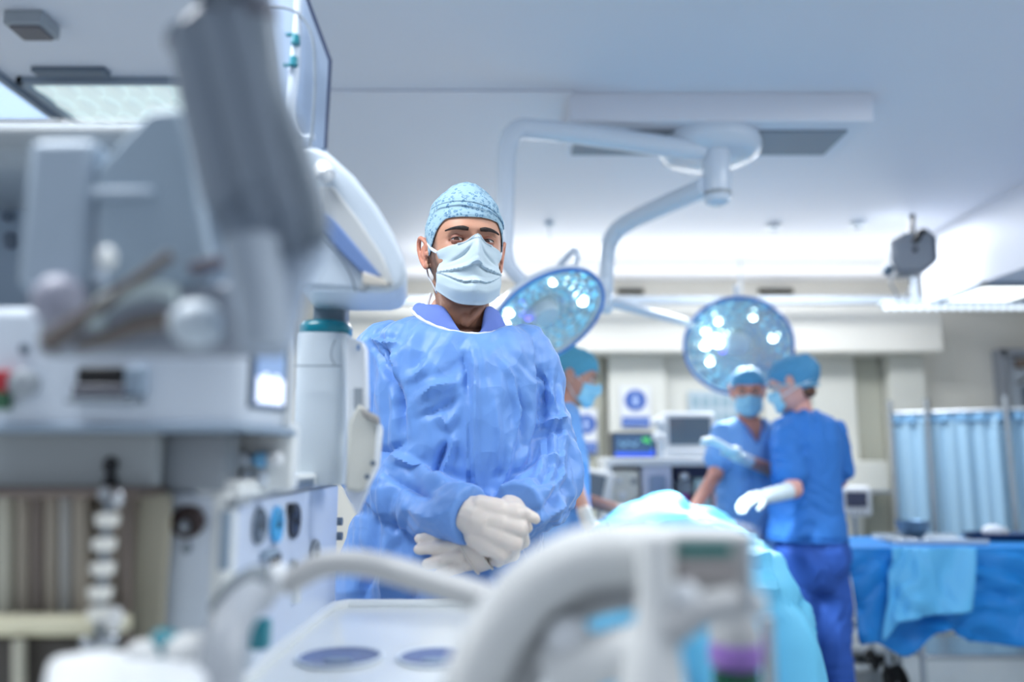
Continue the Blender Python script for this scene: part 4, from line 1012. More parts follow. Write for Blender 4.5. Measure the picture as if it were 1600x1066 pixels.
# ---------------------------------------------------------------- operating table, patient drape
M_DRAPE = mat('drape_cyan', (104, 190, 226), 0.6, bump=.15, bscale=60)
M_DRAPEB = mat('drape_blue', (22, 128, 206), 0.55, bump=.12, bscale=60)
M_DRAPEL = mat('drape_turquoise', (20, 184, 226), 0.5, bump=.12, bscale=60)
def build_optable():
    cx = at(1068, 800, 3.3).x
    t = thing('operating_table', 'operating table hidden under the patient and the cyan drape', 'table', (cx, 3.3, 0))
    obj('base', MB().box((cx, 3.3, .05), (.5, .9, .1)), M_STEEL, t, bevel=.02)
    obj('column', MB().box((cx, 3.3, .42), (.26, .34, .66)), M_STEEL, t, bevel=.015)
    obj('mattress', MB().box((cx, 3.38, .80), (.46, 1.2, .1)), M_DARK, t, bevel=.03)
    # patient: draped figure
    p = thing('person', 'patient lying on the operating table completely covered by the cyan drape', 'person', (cx, 3.3, .85))
    b = MB(); b.ell((cx, 3.32, .90), (.15, .26, .06)); b.ell((cx, 3.80, .89), (.07, .09, .05)); b.chain([(cx-.08, 3.1, .87), (cx-.08, 2.85, .865)], [.035, .03]); b.chain([(cx+.08, 3.1, .87), (cx+.08, 2.85, .865)], [.035, .03]); b.chain([(cx, 3.5, .89), (cx, 3.8, .88)], [.05, .04])
    b.chain([(cx-.15, 3.5, .88), (cx-.18, 3.2, .87)], [.03, .03]); b.chain([(cx+.15, 3.5, .88), (cx+.18, 3.2, .87)], [.03, .03])
    me = remesh(b, .012, 3); vcolor(me, np.tile(np.array(s2l((205, 160, 140))), (len(me.vertices), 1))); obj('body', me, M_SKIN, p)
    # drape as a draped height field
    def H(x, y):
        d = 1.055*math.exp(-((x+.0)/.26)**2*0.35)*1.0
        z = .925 + .15*math.exp(-((x+.02)/.235)**2-((y-3.32)/.32)**2) + .05*math.exp(-((x-.0)/.2)**2-((y-2.9)/.2)**2)+.04*math.exp(-(x/.12)**2-((y-3.85)/.12)**2)
        return z
    def fn(u, v):
        x = (u-.5)*1.30; x = x*.80; y = 2.62+v*1.42
        edge = .25
        ov = abs(x)-edge
        fold_ = noise.noise(Vector((y*5, x*3, 1)))
        if ov > 0:
            k = smooth01(ov/.1); z = H(math.copysign(edge, x), y) - ov*.93*k - .02*(1-k); xx = math.copysign(edge+.06*k+ov*.24+.04*fold_*min(1, ov*4), x)
        else: z = H(x, y); xx = x
        z += noise.noise(Vector((x*9, y*9, 3)))*.012; xx -= .12*(1-v)**1.3
        return Vector((cx+xx, y, z))
    m = MB().grid(fn, 70, 60)
    # front drop and hanging corner
    def fr(u, v):
        p = fn(u, 0); s = v
        return Vector((p.x+.02*math.sin(u*14)*s, p.y-.05*smooth01(s*3)-.05*s+.03*math.sin(u*20)*s, p.z-.40*s+.0*u))
    m.grid(fr, 70, 20)
    me = m.mesh('drape'); bm = bmesh.new(); bm.from_mesh(me); bmesh.ops.remove_doubles(bm, verts=bm.verts, dist=.002); bm.to_mesh(me); bm.free()
    P = get_np(me); set_np(me, P+get_nrm(me)*(crumple(P, 7, 44, 3)*.03)[:, None])
    dr = tag(obj('surgical_drape', me, M_DRAPE, solid=.004, angle=35), 'cyan surgical drape mounded over the patient under the bright lamps', 'drape', None)
    # translucent turquoise lower corner hanging at right
    a = [at(1200, 870, 2.75), at(1282, 985, 2.75), at(1262, 1075, 2.75), at(1205, 1090, 2.75), at(1195, 960, 2.78)]
    def cn(u, v):
        top = at(1196, 880, 2.80).lerp(at(1278, 985, 2.72), u); bot = at(1205, 1150, 2.78).lerp(at(1256, 1110, 2.74), u)
        p = top.lerp(bot, v); p.y += .035*math.sin(u*9+v*2)+.02*math.sin(v*7)
        return p
    o = obj('drape_corner', MB().grid(cn, 30, 20), M_DRAPEL, dr, solid=.003, angle=40)
build_optable()

# ---------------------------------------------------------------- instrument table at right
def build_insttable():
    x0, x1, y0, y1, zt = at(1322, 850, 4.05).x, 3.4, 4.05, 4.75, at(1500, 856, 4.05).z
    t = thing('instrument_table', 'steel instrument trolley under the blue drape at right, low shelf showing', 'table', ((x0+x1)/2, 4.4, 0))
    obj('top', MB().box(((x0+x1)/2, 4.3, zt-.03), (x1-x0, .46, .03)), M_STEEL, t, bevel=.006)
    lx = [at(1440, 960, 4.1).x, x1-.1]
    legs = []
    for x in (lx[0], lx[1]):
        for y in (4.12, 4.50): legs.append(obj('leg', MB().cyl((x, y, .12), (x, y, zt-.04), .016), M_STEEL, t))
    sz_ = at(1500, 1028, 4.1).z
    obj('shelf', MB().box(((lx[0]+lx[1])/2, 4.31, sz_), (lx[1]-lx[0], .42, .03)), M_STEEL, t, bevel=.006)
    for x in lx:
        for y in (4.12, 4.50):
            obj('caster', MB().lathe([(.02, -.02), (.05, -.018), (.055, 0), (.05, .018), (.02, .02)], (x, y, .056), Matrix.Rotation(PI/2, 3, 'Y'), 24).box((x, y, .1), (.05, .03, .05)), M_RUBBER, t)
    # drape with hanging folds and a pointed corner
    def fn(u, v):
        x = x0+(x1-x0)*u; 
        if v < .25: return Vector((x, 4.56-(.5)*(v/.25), zt+.003))
        s = (v-.25)/.75; px = 1322+u*(1322*0+278*(x1-x0)/(at(1600, 856, 4.05).x-x0))
        drop = .40+.14*math.exp(-((px-1395)/28)**2)+.04*math.sin(px*.03) - .14*smooth01((px-1440)/60)*smooth01((1500-px)/60)+.05*smooth01((px-1500)/100)
        z = zt-drop*s
        return Vector((x+.03*s*math.sin(px*.05), 4.06-.03*smooth01(s*4)-.06*s+.04*s*math.sin(px*.055), z))
    m = MB().grid(fn, 110, 44); 
    def side(u, v):
        y = 4.56-u*.5; return Vector((x0-.01-.05*v+.02*v*math.sin(u*12), y, zt+.003-.42*v))
    m.grid(side, 30, 20)
    me = m.mesh('d'); P = get_np(me); k = smoothstep(zt-.005, zt-.06, P[:, 2]); set_np(me, P+get_nrm(me)*(crumple(P, 6, 61, 3)*.04*k+crumple(P, 15, 66, 3)*.008*k)[:, None])
    tag(obj('table_drape', me, M_DRAPEB, solid=.003, angle=30), 'bright blue drape hanging over the instrument trolley at right', 'drape')
    # lighter folded flap laid over the front edge
    def fl(u, v):
        px = 1385+u*125; b = at(px, 852, 4.05); s = v
        top = Vector((b.x, 3.995, zt+.008)); low = at(1378+u*135, 972-18*u+30*math.exp(-(u/.12)**2), 3.91)
        p = top.lerp(low, s); p.y += .02*math.sin(u*10+2*s)-.02; return p
    me = MB().grid(fl, 36, 24).mesh('f'); P = get_np(me); set_np(me, P+get_nrm(me)*(crumple(P, 9, 71, 3)*.03)[:, None])
    tag(obj('drape_flap', me, mat('drape_light', (96, 182, 232), .55), solid=.002, angle=25), 'light blue creased drape flap folded over the front edge of the trolley', 'drape')
    # things on the table
    def bowl(px, Y, r, h, l, m_, extra=None):
        c = at(px, 850, Y); c.z = zt+.0165
        t = thing('steel_bowl', l, 'bowl', c)
        obj('bowl', MB().lathe([(r*.5, 0), (r*.9, h*.5), (r, h), (r*1.06, h+.004), (r*1.02, h-.002), (r*.85, h*.5), (r*.45, .006), (.001, .006)], c, n=32), m_, t)
        obj('contents', MB().lathe([(r*.9, h*.7), (r*.6, h*.82), (.001, h*.86)], c, n=24), M_SLATE, t)
    bowl(1428, 4.35, .085, .085, 'dark steel bowl on the white tray of the instrument trolley', mat('steel_blue', (84, 112, 140), .3, metal=.8))
    c = at(1436, 852, 4.3); c.z = zt+.01
    t = thing('instrument_tray', 'flat pale tray left on the blue draped trolley', 'tray', c)
    obj('tray', MB().box(c+Vector((.05, 0, 0)), (.46, .3, .012)), M_COOLW, t, bevel=.004)
    obj('rim', MB().box(c+Vector((.05, -.15, .01)), (.46, .01, .02)).box(c+Vector((.05, .15, .01)), (.46, .01, .02)), M_COOLW, t, bevel=.002)
    for k, (dx_, l) in enumerate(((-.2, 'leftmost of the small instruments beside the dark bowl'), (-.13, 'second small instrument beside the dark bowl'), (-.07, 'third small instrument nearest the dark bowl'))):
        p = c+Vector((dx_, -.06, .010))
        tt = thing('surgical_clamp', 'small steel clamp, '+l, 'instrument', p, 'small clamps on the instrument trolley')
        obj('jaw', MB().tube([p+Vector((0, .08, .004)), p+Vector((.01, 0, .006)), p+Vector((.03, -.07, .004))], .005, 8), M_CHROME, tt)
        obj('jaw', MB().tube([p+Vector((.02, .08, .004)), p+Vector((.01, 0, .008)), p+Vector((-.01, -.07, .004))], .005, 8), M_CHROME, tt)
        obj('finger_ring', MB().tube([p+Vector((.035+.014*math.cos(a), -.08+.014*math.sin(a), .006)) for a in [2*PI*q/16 for q in range(17)]], .003, 6), M_CHROME, tt)
    c = at(1560, 852, 4.35); c.z = zt+.01
    t = thing('kidney_tray', 'dark shallow instrument dish at the right of the trolley', 'tray', c)
    pts = []
    for k in range(40):
        a = 2*PI*k/40; pts.append((.19*math.cos(a), .09*math.sin(a)-.03*math.cos(a)**2+.02))
    obj('dish', MB().loft([[c+Vector((x*.85, y*.85, 0)) for x, y in pts], [c+Vector((x, y, .03)) for x, y in pts], [c+Vector((x*1.05, y*1.05, .034)) for x, y in pts], [c+Vector((x*.97, y*.97, .03)) for x, y in pts], [c+Vector((x*.8, y*.8, .008)) for x, y in pts]]), mat('dish_dark', (60, 84, 120), .3, metal=.6), t)
    c2 = c+Vector((-.02, .0, .012))
    o = MB().ell(c2+Vector((0, 0, .03)), (.06, .045, .035), None, 20, 12).ell(c2+Vector((.04, .01, .025)), (.045, .04, .028), None, 16, 10)
    tag(obj('gauze_swab', remesh(o, .006, 2), M_BIND, angle=60), 'white gauze pile in the dark dish on the trolley', 'gauze')
build_insttable()

# ---------------------------------------------------------------- curtain screen at right
def build_screen():
    A = at(1393, 652, 5.6); A.z = 1.53; B = Vector((3.95, 4.55, 1.53))
    d = (B-A); L = d.length; dn = d/L; nr = Vector((dn.y, -dn.x, 0))
    if nr.y > 0: nr = -nr
    t = thing('screen', 'mobile bed screen with steel rails and a pleated light blue curtain at right', 'screen', (A.x, A.y, 0))
    obj('rail', MB().cyl(A, B, .014), M_STEEL, t); obj('rail', MB().cyl(A-Vector((0, 0, 1.2)), B-Vector((0, 0, 1.2)), .012), M_STEEL, t)
    for px in (1393, 1450, 1573):
        k = 0
        lo, hi = 0, 1
        for _ in range(40):
            m_ = (lo+hi)/2; P_ = A.lerp(B, m_); sx_ = 800+FPX*P_.x/(P_.y*math.cos(PITCH)+(P_.z-CAM_Z)*math.sin(PITCH))
            if sx_ < px: lo = m_
            else: hi = m_
        P_ = A.lerp(B, lo)
        po = obj('pole', MB().cyl(Vector((P_.x, P_.y, .1))+nr*.03, Vector((P_.x, P_.y, 1.62))+nr*.03, .017), M_STEEL, t)
        obj('foot', MB().box(Vector((P_.x, P_.y, .08))+nr*.03, (.06, .4, .03)), M_STEEL, po, bevel=.004)
        for s in (-.17, .17): obj('caster', MB().lathe([(.015, -.012), (.035, -.01), (.035, .01), (.015, .012)], Vector((P_.x, P_.y+s, .036)), Matrix.Rotation(PI/2, 3, 'Y'), 20), M_RUBBER, po)
    M_CURT = mat('curtain_blue', (160, 196, 220), .75, bump=.2, bscale=200)
    def fn(u, v):
        q = u*L; z = 1.50-1.28*v
        a = .016*(0.5+.5*v)
        w = a*math.sin(q*34+1.2*math.sin(q*7)+.4*math.sin(v*3))+.012*math.sin(q*71+1)
        return A+dn*q+Vector((0, 0, z-1.53))+nr*(w-.01)
    c = obj('curtain', MB().grid(fn, 340, 24), M_CURT, t, angle=80)
    def hd(u, v):
        q = u*L; return A+dn*q+Vector((0, 0, -.012-.05*v))+nr*(.008+.012*math.sin(q*60))
    obj('header_tape', MB().grid(hd, 300, 4), mat('curtain_header', (128, 176, 214), .75), c, angle=80)
    for k in range(16): 
        p = A+dn*(L*(k+.5)/16); obj('ring', MB().tube([p+Vector((0, 0, -.008))+Vector((dn.x*0, 0, 0))+nr*.02*math.cos(a)+Vector((0, 0, .02*math.sin(a))) for a in [2*PI*q/14 for q in range(15)]], .0025, 6), M_STEEL, c)
build_screen()
# small monitor on a pole
def build_smallmon():
    c = at(1333, 783, 5.2)
    t = thing('vital_monitor', 'small white square monitor on a pole left of the curtain', 'monitor', (c.x, 5.2, 0))
    h = obj('housing', MB().box(c, (.2, .1, .19)), M_WHITE, t, bevel=.02, seg=3)
    obj('screen', MB().box(c+Vector((0, -.052, .012)), (.135, .006, .095)), mat('screen_dark', (62, 70, 96), .15), h)
    b = MB()
    for k in range(4): b.cyl(c+Vector((-.05+.033*k, -.05, -.067)), c+Vector((-.05+.033*k, -.058, -.067)), .007)
    obj('buttons', b, M_GREY, h)
    obj('pole', MB().cyl((c.x, 5.2, .08), (c.x, 5.2, c.z-.09), .016), M_STEEL, t)
    bs = obj('base', MB().lathe([(.2, .06), (.19, .085), (.04, .1), (.001, .1)], (c.x, 5.2, 0), n=30), M_GREY, t)
    for k in range(5):
        a = 2*PI*k/5; obj('caster', MB().ell((c.x+.17*math.cos(a), 5.2+.17*math.sin(a), .03), (.03, .02, .03), None, 14, 10), M_RUBBER, bs)
build_smallmon()
# equipment trolley visible under the trolley drape
def build_lowtrolley():
    c = at(1352, 1000, 4.55)
    t = thing('equipment_stand', 'low steel stand on dark casters under the blue drape', 'stand', (c.x, 4.6, 0))
    obj('deck', MB().box((c.x, 4.72, .33), (.42, .4, .04)), M_STEEL, t, bevel=.006)
    for sx_ in (-1, 1):
        for sy in (-1, 1):
            l = obj('leg', MB().cyl((c.x+sx_*.18, 4.72+sy*.17, .1), (c.x+sx_*.18, 4.72+sy*.17, .32), .014), M_STEEL, t)
            obj('caster', MB().lathe([(.02, -.018), (.055, -.016), (.06, 0), (.055, .016), (.02, .018)], (c.x+sx_*.18, 4.72+sy*.17, .061), Matrix.Rotation(PI/2-.3, 3, 'Y'), 24), M_RUBBER, l)
build_lowtrolley()

# ---------------------------------------------------------------- monitor trolley by the far wall
def build_tower():
    t = thing('anaesthetic_trolley', 'pale anaesthetic trolley with shelves and dials behind the draped patient', 'trolley', (at(1040, 750, 5.1).x, 5.1, 0))
    a, b = at(945, 722, 4.9), at(1150, 722, 4.9); w = b.x-a.x; cx = (a.x+b.x)/2; zt = a.z
    obj('top_shelf', MB().box((cx, 5.1, zt), (w, .5, .05)), M_WHITE, t, bevel=.01)
    zb = .12; hh = zt-zb
    obj('back_panel', MB().box((cx, 5.3, (zt+zb)/2), (w, .05, hh)), M_COOLW, t, bevel=.004)
    for x in (a.x+.02, b.x-.02): obj('side_panel', MB().box((x, 5.1, (zt+zb)/2), (.04, .46, hh)), M_WHITE, t, bevel=.01)
    # left block of white modules, middle grey cylinder box, right dark bay
    def q(px, py, Y=4.92): return at(px, py, Y)
    def blk(name, x0, y0_, x1, y1_, m_, Y=4.9, dep=.3, par=t, bev=.006):
        p, r_ = q(x0, y0_, Y), q(x1, y1_, Y)
        return obj(name, MB().box(((p.x+r_.x)/2, Y+dep/2, (p.z+r_.z)/2), (r_.x-p.x, dep, p.z-r_.z)), m_, par, bevel=bev)
    m1 = blk('module', 955, 735, 1000, 830, M_TRIM)
    for k, (x, y, r_) in enumerate(((966, 750, .02), (990, 752, .018), (972, 775, .026), (993, 782, .016), (966, 800, .018))):
        c = q(x, y, 4.9); obj('dial', MB().lathe([(r_, 0), (r_, .02), (r_*.7, .028), (.001, .028)], c, Matrix.Rotation(PI/2, 3, 'X'), 20), M_GREY if k % 2 else M_WHITE, m1)
    m2 = blk('module', 1003, 728, 1052, 832, mat('lilac_white', (206, 212, 232), .4), 4.88)
    blk('canister', 1014, 742, 1044, 830, mat('blue_grey', (140, 158, 188), .4), 4.86, .1, m2, .02)
    bay = blk('bay_back', 1053, 728, 1112, 832, mat('bay_dark', (92, 96, 130), .5), 5.05, .1)
    blk('magenta_knob', 1066, 772, 1076, 792, mat('magenta', (176, 60, 170), .4), 4.95, .06, bay)
    blk('grey_unit', 1058, 752, 1082, 772, M_GREY, 4.95, .08, bay); blk('pale_box', 1086, 748, 1112, 830, mat('aqua_white', (184, 214, 220), .4), 4.93, .1, bay)
    obj('valve', MB().lathe([(.03, 0), (.03, .03), (.015, .04), (.001, .04)], q(1068, 745, 4.95), Matrix.Rotation(PI/2, 3, 'X'), 20), M_STEEL, bay)
    blk('pink_box', 1115, 770, 1140, 834, mat('pink_white', (216, 190, 200), .4), 4.9)
    for x in (a.x+.08, b.x-.08):
        for y in (4.95, 5.25): obj('caster', MB().lathe([(.015, -.02), (.055, -.018), (.055, .018), (.015, .02)], (x, y, .056), Matrix.Rotation(PI/2, 3, 'Y'), 20), M_RUBBER, t)
    # wide patient monitor
    c = q(992, 696, 5.0)
    t2 = thing('patient_monitor', 'wide dark patient monitor showing green and blue traces', 'monitor', (c.x, 5.05, zt+.025))
    h = obj('housing', MB().box(c+Vector((0, .08, 0)), (.285, .12, .165)), M_DARK, t2, bevel=.012)
    obj('screen', MB().box(c+Vector((0, .018, .0)), (.255, .006, .14)), mat('screen_slate', (70, 96, 128), .15, emit=(66, 92, 122), estr=.35), h)
    obj('trace', MB().tube([c+Vector((-.10+.012*k, .012, .01+.02*math.sin(k*1.7)*math.sin(k*.5))) for k in range(11)], .003, 6), mat('trace_pale', (150, 200, 230), .4, emit=(120, 180, 220), estr=.6), h)
    obj('trace', MB().tube([c+Vector((.05+.008*k, .012, .03+.02*math.sin(k*1.9))) for k in range(7)], .005, 6), mat('trace_green', (80, 200, 90), .4, emit=(80, 210, 90), estr=.8), h)
    obj('status_bar', MB().box(c+Vector((.0, .013, -.055)), (.24, .003, .022)).box(c+Vector((.11, .013, -.045)), (.02, .004, .04)), mat('bar_blue', (50, 90, 210), .4, emit=(50, 90, 220), estr=.8), h)
    obj('foot', MB().box((c.x, c.y+.08, (zt+.026+c.z-.078)/2), (.12, .1, max(.01, c.z-.078-zt-.026))), M_GREY, h)
    # large monitor
    c = q(1078, 684, 4.98)
    t3 = thing('display_monitor', 'large white framed monitor with grey screen left of the staff in V-neck scrubs', 'monitor', (c.x, 5.05, zt+.025))
    w_ = q(1120, 680, 4.98).x-q(1037, 680, 4.98).x; hh_ = q(1078, 644, 4.98).z-zt-.03
    cc = Vector((c.x, 5.08, (q(1078, 644, 4.98).z+zt+.03)/2))
    h = obj('housing', MB().box(cc, (w_, .2, hh_)), M_WHITE, t3, bevel=.02, seg=3)
    obj('screen', MB().box(cc+Vector((.0, -.102, .02)), (w_*.78, .008, hh_*.62)), mat('screen_grey', (104, 118, 130), .12), h)
    obj('base', MB().box(cc+Vector((0, -.03, -hh_*.5+.022)), (w_*1.02, .3, .05)), M_WHITE, h, bevel=.01)
    # white speakers / knobs between them
    c = q(1026, 660, 4.95)
    t4 = thing('lamp_arm_unit', 'two small white round housings stacked between the two monitors', 'device', (c.x, 5.0, zt+.025))
    obj('housing', MB().ell(c, (.045, .04, .03), None, 20, 12), M_WHITE, t4); obj('housing', MB().ell(q(1029, 682, 4.95), (.04, .04, .03), None, 20, 12), M_WHITE, t4)
    obj('post', MB().cyl((q(1032, 700, 5.0).x, 5.0, zt+.026), (q(1032, 700, 5.0).x, 5.0, c.z), .018), M_COOLW, t4)
    # tilted small screen at left, partly behind the profile staff
    c = q(935, 765, 4.8)
    t5 = thing('tilted_screen', 'small dark screen in a tilted white frame left of the trolley', 'monitor', (c.x, 4.85, 0))
    R = Matrix.Rotation(.22, 3, 'Y') @ Matrix.Rotation(-.5, 3, 'Z')
    h = obj('housing', MB().box(c, (.16, .05, .22), R), M_WHITE, t5, bevel=.012)
    obj('screen', MB().box(c+R @ Vector((-.012, -.028, 0)), (.115, .006, .17), R), M_SLATE, h)
    obj('pole', MB().cyl((c.x+.01, 4.87, .1), (c.x+.01, 4.87, c.z-.08), .016), M_STEEL, t5); obj('foot', MB().lathe([(.2, 0), (.2, .03), (.04, .1), (.001, .1)], (c.x+.01, 4.87, 0), n=28), M_GREY, t5)
build_tower()
# ---------------------------------------------------------------- anaesthesia machine and the blurred foreground
M_MW = mat('machine_white', (206, 216, 228), 0.35, bump=.02, bscale=60)
M_MG = mat('machine_grey_blue', (146, 164, 182), 0.4)
M_MD = mat('machine_shade_grey', (122, 134, 146), 0.45)
M_MB = mat('machine_brown', (96, 88, 84), 0.45)
M_BRIGHT = mat('worktop_white', (228, 232, 232), 0.25, coat=.2)
M_HOSE = mat('hose_grey', (178, 180, 182), 0.4)
M_HOSEW = mat('hose_white', (216, 218, 218), 0.38)
M_HOSES = mat('hose_slate', (124, 136, 150), 0.45)
def pbox(name, x0, y0, x1, y1, Y, dep, m, par, bev=.006, **k):
    p, r_ = at(x0, y0, Y), at(x1, y1, Y)
    return obj(name, MB().box(((p.x+r_.x)/2, Y+dep/2, (p.z+r_.z)/2), (abs(r_.x-p.x), dep, abs(p.z-r_.z))), m, par, bevel=bev, **k)
RX = Matrix.Rotation(PI/2, 3, 'X'); RY = Matrix.Rotation(PI/2, 3, 'Y')
def onX(px, py, X=-.31):
    v = (533-py)/FPX; u = (px-800)/FPX; d = Vector((u, math.cos(PITCH)-v*math.sin(PITCH), math.sin(PITCH)+v*math.cos(PITCH)))
    return Vector((0, 0, CAM_Z))+d*(X/d.x)

def build_machine():
    t = thing('anaesthesia_machine', 'large white anaesthesia machine filling the left side, gauges on its front and an overhanging module', 'machine', (-.6, 1.15, 0))
    zt = 1.197
    cab = obj('lower_cabinet', MB().box((-.62, 1.145, (zt+.12)/2+.0), (.62, .55, zt-.12)), M_MW, t, bevel=.012, seg=3)
    obj('front_panel', MB().box((-.307, 1.145, 1.02), (.012, .53, .33)), mat('panel_lilac', (196, 208, 228), .35), t, bevel=.003)
    obj('panel_top_rim', MB().box((-.318, 1.16, zt+.002), (.05, .57, .022)), M_BRIGHT, t, bevel=.006)
    obj('panel_edge', MB().box((-.312, .885, .95), (.026, .03, .5)), M_BRIGHT, t, bevel=.008)
    obj('dark_vent', MB().box((-.293, 1.09, zt-.0), (.008, .20, .013)), M_SLATE, t, bevel=.003)
    for x in (-.88, -.38):
        for y in (.92, 1.36): obj('caster', MB().lathe([(.015, -.02), (.055, -.018), (.06, 0), (.055, .018), (.015, .02)], (x, y, .061), RY, 24).box((x, y, .11), (.05, .05, .04)), M_RUBBER, t)
    # gauges
    G = (((403, 822), .021, M_SLATE, None), ((430, 820), .023, mat('gauge_blue', (70, 168, 226), .3), None), ((458, 814), .024, mat('gauge_black', (44, 50, 66), .3), None), ((490, 868), .024, M_GREY, None), ((456, 890), .013, M_GREY, None))
    for (px, py), r_, m_, _ in G:
        c = onX(px, py, -.300); 
        g = obj('gauge', MB().lathe([(r_*.86, 0), (r_, 0), (r_*1.01, .004), (r_*.92, .0055), (r_*.86, .004)], c, RY, 40), m_, t)
        obj('gauge_face', MB().lathe([(r_*.88, 0), (r_*.88, .003), (.001, .003)], c, RY, 32), M_MW, g)
        obj('needle', MB().box(c+Vector((.004, 0, r_*.25)), (.002, .003, r_*.8)).lathe([(.005, .002), (.005, .006), (.001, .007)], c, RY, 12), M_DARK, g)
        tk = MB()
        for k in range(9):
            a = -.6+k*PI*1.4/8; tk.box(c+Vector((.0035, math.cos(a)*r_*.7, math.sin(a)*r_*.7)), (.002, .003, .003))
        obj('tick_marks', tk, M_SLATE, g)
    for (px, py, w, h, m_) in ((375, 785, .05, .008, M_GREY), (352, 845, .008, .06, M_MG), (430, 875, .016, .016, M_DARK), (455, 795, .016, .014, M_DARK), (432, 900, .03, .03, M_MW), (462, 925, .012, .03, M_BRIGHT), (420, 865, .05, .01, M_MG)):
        c = onX(px, py, -.297); obj('control', MB().box(c, (.012, w, h)), m_, t, bevel=.002)
    for (px, py) in ((524, 815), (524, 838)): c = at(px, py, 1.42); obj('rail_stud', MB().cyl(c-Vector((.005, 0, 0)), c+Vector((.012, 0, 0)), .007), M_SLATE, t)
    # near side: dark round port, small screw
    c = at(296, 815, .868)
    p = obj('side_port', MB().lathe([(.017, .0), (.017, .008), (.0125, .011), (.011, .002), (.001, .002)], c, RX, 32), mat('port_brown', (52, 38, 38), .3), t)
    obj('port_plug', MB().ell(c+Vector((-.003, -.005, -.006)), (.006, .004, .008), None, 14, 10), M_GREY, p)
    obj('screw', MB().lathe([(.005, 0), (.005, .004), (.001, .005)], at(293, 857, .868), RX, 16), M_MD, t)
    # recess between lower cabinet and overhanging module
    obj('recess_back', MB().box((-.69, .852, 1.232), (.64, .02, .075)), mat('recess_grey', (176, 184, 188), .45), t, bevel=.003)
    pbox('grey_module', 256, 664, 348, 768, .87, .05, M_GREY, t, .004)
    k_ = pbox('knob_block', 347, 660, 456, 768, .95, .03, M_BRIGHT, t, .006)
    for px, m_ in ((384, M_MW), (411, mat('knob_blue', (120, 186, 230), .3)), (433, M_WHITE)):
        c = at(px, 718, .948); obj('knob', MB().lathe([(.009, 0), (.0095, .012), (.007, .018), (.001, .019)], c, RX, 20), m_, k_)
    for px in (384, 409): obj('knob_stem', MB().cyl(at(px, 736, .945), at(px, 758, .945), .007), M_MW, k_)
    for py in (727, 754):
        obj('recess_knob', MB().ell(at(172, py, .838), (.0075, .006, .009), None, 16, 10), M_DARK, t)
    obj('recess_stem', MB().cyl(at(172, 732, .840), at(172, 770, .840), .0035), M_MD, t)
    pbox('left_post', 12, 672, 52, 765, .9, .06, M_MG, t, .004)
    # overhanging upper module: plan outline extruded
    z0, z1 = at(300, 676, .80).z, at(300, 480, .80).z
    plan = [(-.80, .80), (-.36, .785), (-.30, .788), (-.268, .80), (-.247, .888), (-.262, .96), (-.315, 1.12), (-.80, 1.15)]
    up = obj('upper_module', MB().prism([Vector((x, y, z0)) for x, y in plan], (0, 0, z1-z0)), M_MW, t, bevel=.012, seg=3)
    obj('module_trim', MB().prism([Vector((x*1.0+(.006 if x > -.7 else 0), y-.006, z0+.0)) for x, y in plan], (0, 0, .008)), M_MG, up, bevel=.002)
    # display face on the slanted right nose with a window reflection painted in as glowing bars
    A, B = Vector((-.2665, .806)), Vector((-.2485, .880))
    def onf(s, z, off): n = Vector((B.y-A.y, -(B.x-A.x))).normalized(); q = A.lerp(B, s)+n*off; return Vector((q.x, q.y, z))
    za, zb = at(420, 636, .86).z, at(420, 478, .86).z
    obj('display_bezel', MB().prism([onf(.02, za-.004, -.004), onf(.98, za-.004, -.004), onf(.98, zb+.004, -.004), onf(.02, zb+.004, -.004)], onf(0, 0, .008)-onf(0, 0, 0)), M_SLATE, up, bevel=.002)
    obj('display_face', MB().prism([onf(.08, za, .004), onf(.80, za, .004), onf(.80, zb, .004), onf(.08, zb, .004)], onf(0, 0, .002)-onf(0, 0, 0)), mat('display_blue', (150, 176, 214), .12, emit=(120, 150, 200), estr=.25), up)
    MB_bar = mat('display_reflection', (235, 240, 255), .3, emit=(228, 236, 255), estr=1.3)
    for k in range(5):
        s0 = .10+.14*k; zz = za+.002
        obj('display_reflection', MB().prism([onf(s0, zz, .006), onf(s0+.095, zz, .006), onf(s0+.095, zz+.026+.004*(k % 2), .006), onf(s0, zz+.026+.004*(k % 2), .006)], onf(0, 0, .0015)-onf(0, 0, 0)), MB_bar, up)
    obj('edge_post', MB().box((onf(1.03, 0, 0).x, onf(1.03, 0, 0).y, (za+zb)/2+.01), (.012, .014, zb-za+.07)), M_BRIGHT, up, bevel=.004)
    # dark slot with grey tray, knob, dots, indicator on the near face
    s_ = pbox('slot', 120, 574, 190, 600, .778, .02, M_BLACK, up, .002); pbox('slot_tray', 112, 600, 192, 626, .772, .02, mat('slot_grey', (96, 98, 108), .4), up, .003)
    pbox('slot_lip', 100, 622, 212, 630, .765, .024, M_MD, up, .002); pbox('slot_cover', 194, 572, 222, 618, .774, .014, M_MG, up, .003)
    obj('side_knob', MB().lathe([(.013, 0), (.014, .012), (.009, .016), (.001, .017)], at(44, 600, .79), RX, 24), M_GREY, up)
    for px, py in ((40, 546),): obj('screw', MB().lathe([(.005, 0), (.005, .004), (.001, .005)], at(px, py, .79), RX, 14), M_SLATE, up)
    pbox('red_indicator', -12, 578, 8, 612, .775, .012, mat('indicator_red', (170, 40, 52), .4), up, .002); pbox('green_indicator', -12, 612, 7, 640, .775, .012, mat('indicator_green', (50, 96, 70), .4), up, .002)
    # tall back cabinet with top shelf and openings
    bk = pbox('tall_cabinet', -160, 186, 452, 500, .98, .05, M_MG, t, .012)
    for px, py in ((14, 340), (17, 372), (18, 382)): obj('screw', MB().lathe([(.007, 0), (.007, .005), (.001, .006)], at(px, py, .98), RX, 14), M_SLATE, bk)
    zs0 = at(100, 188, .80).z-.034
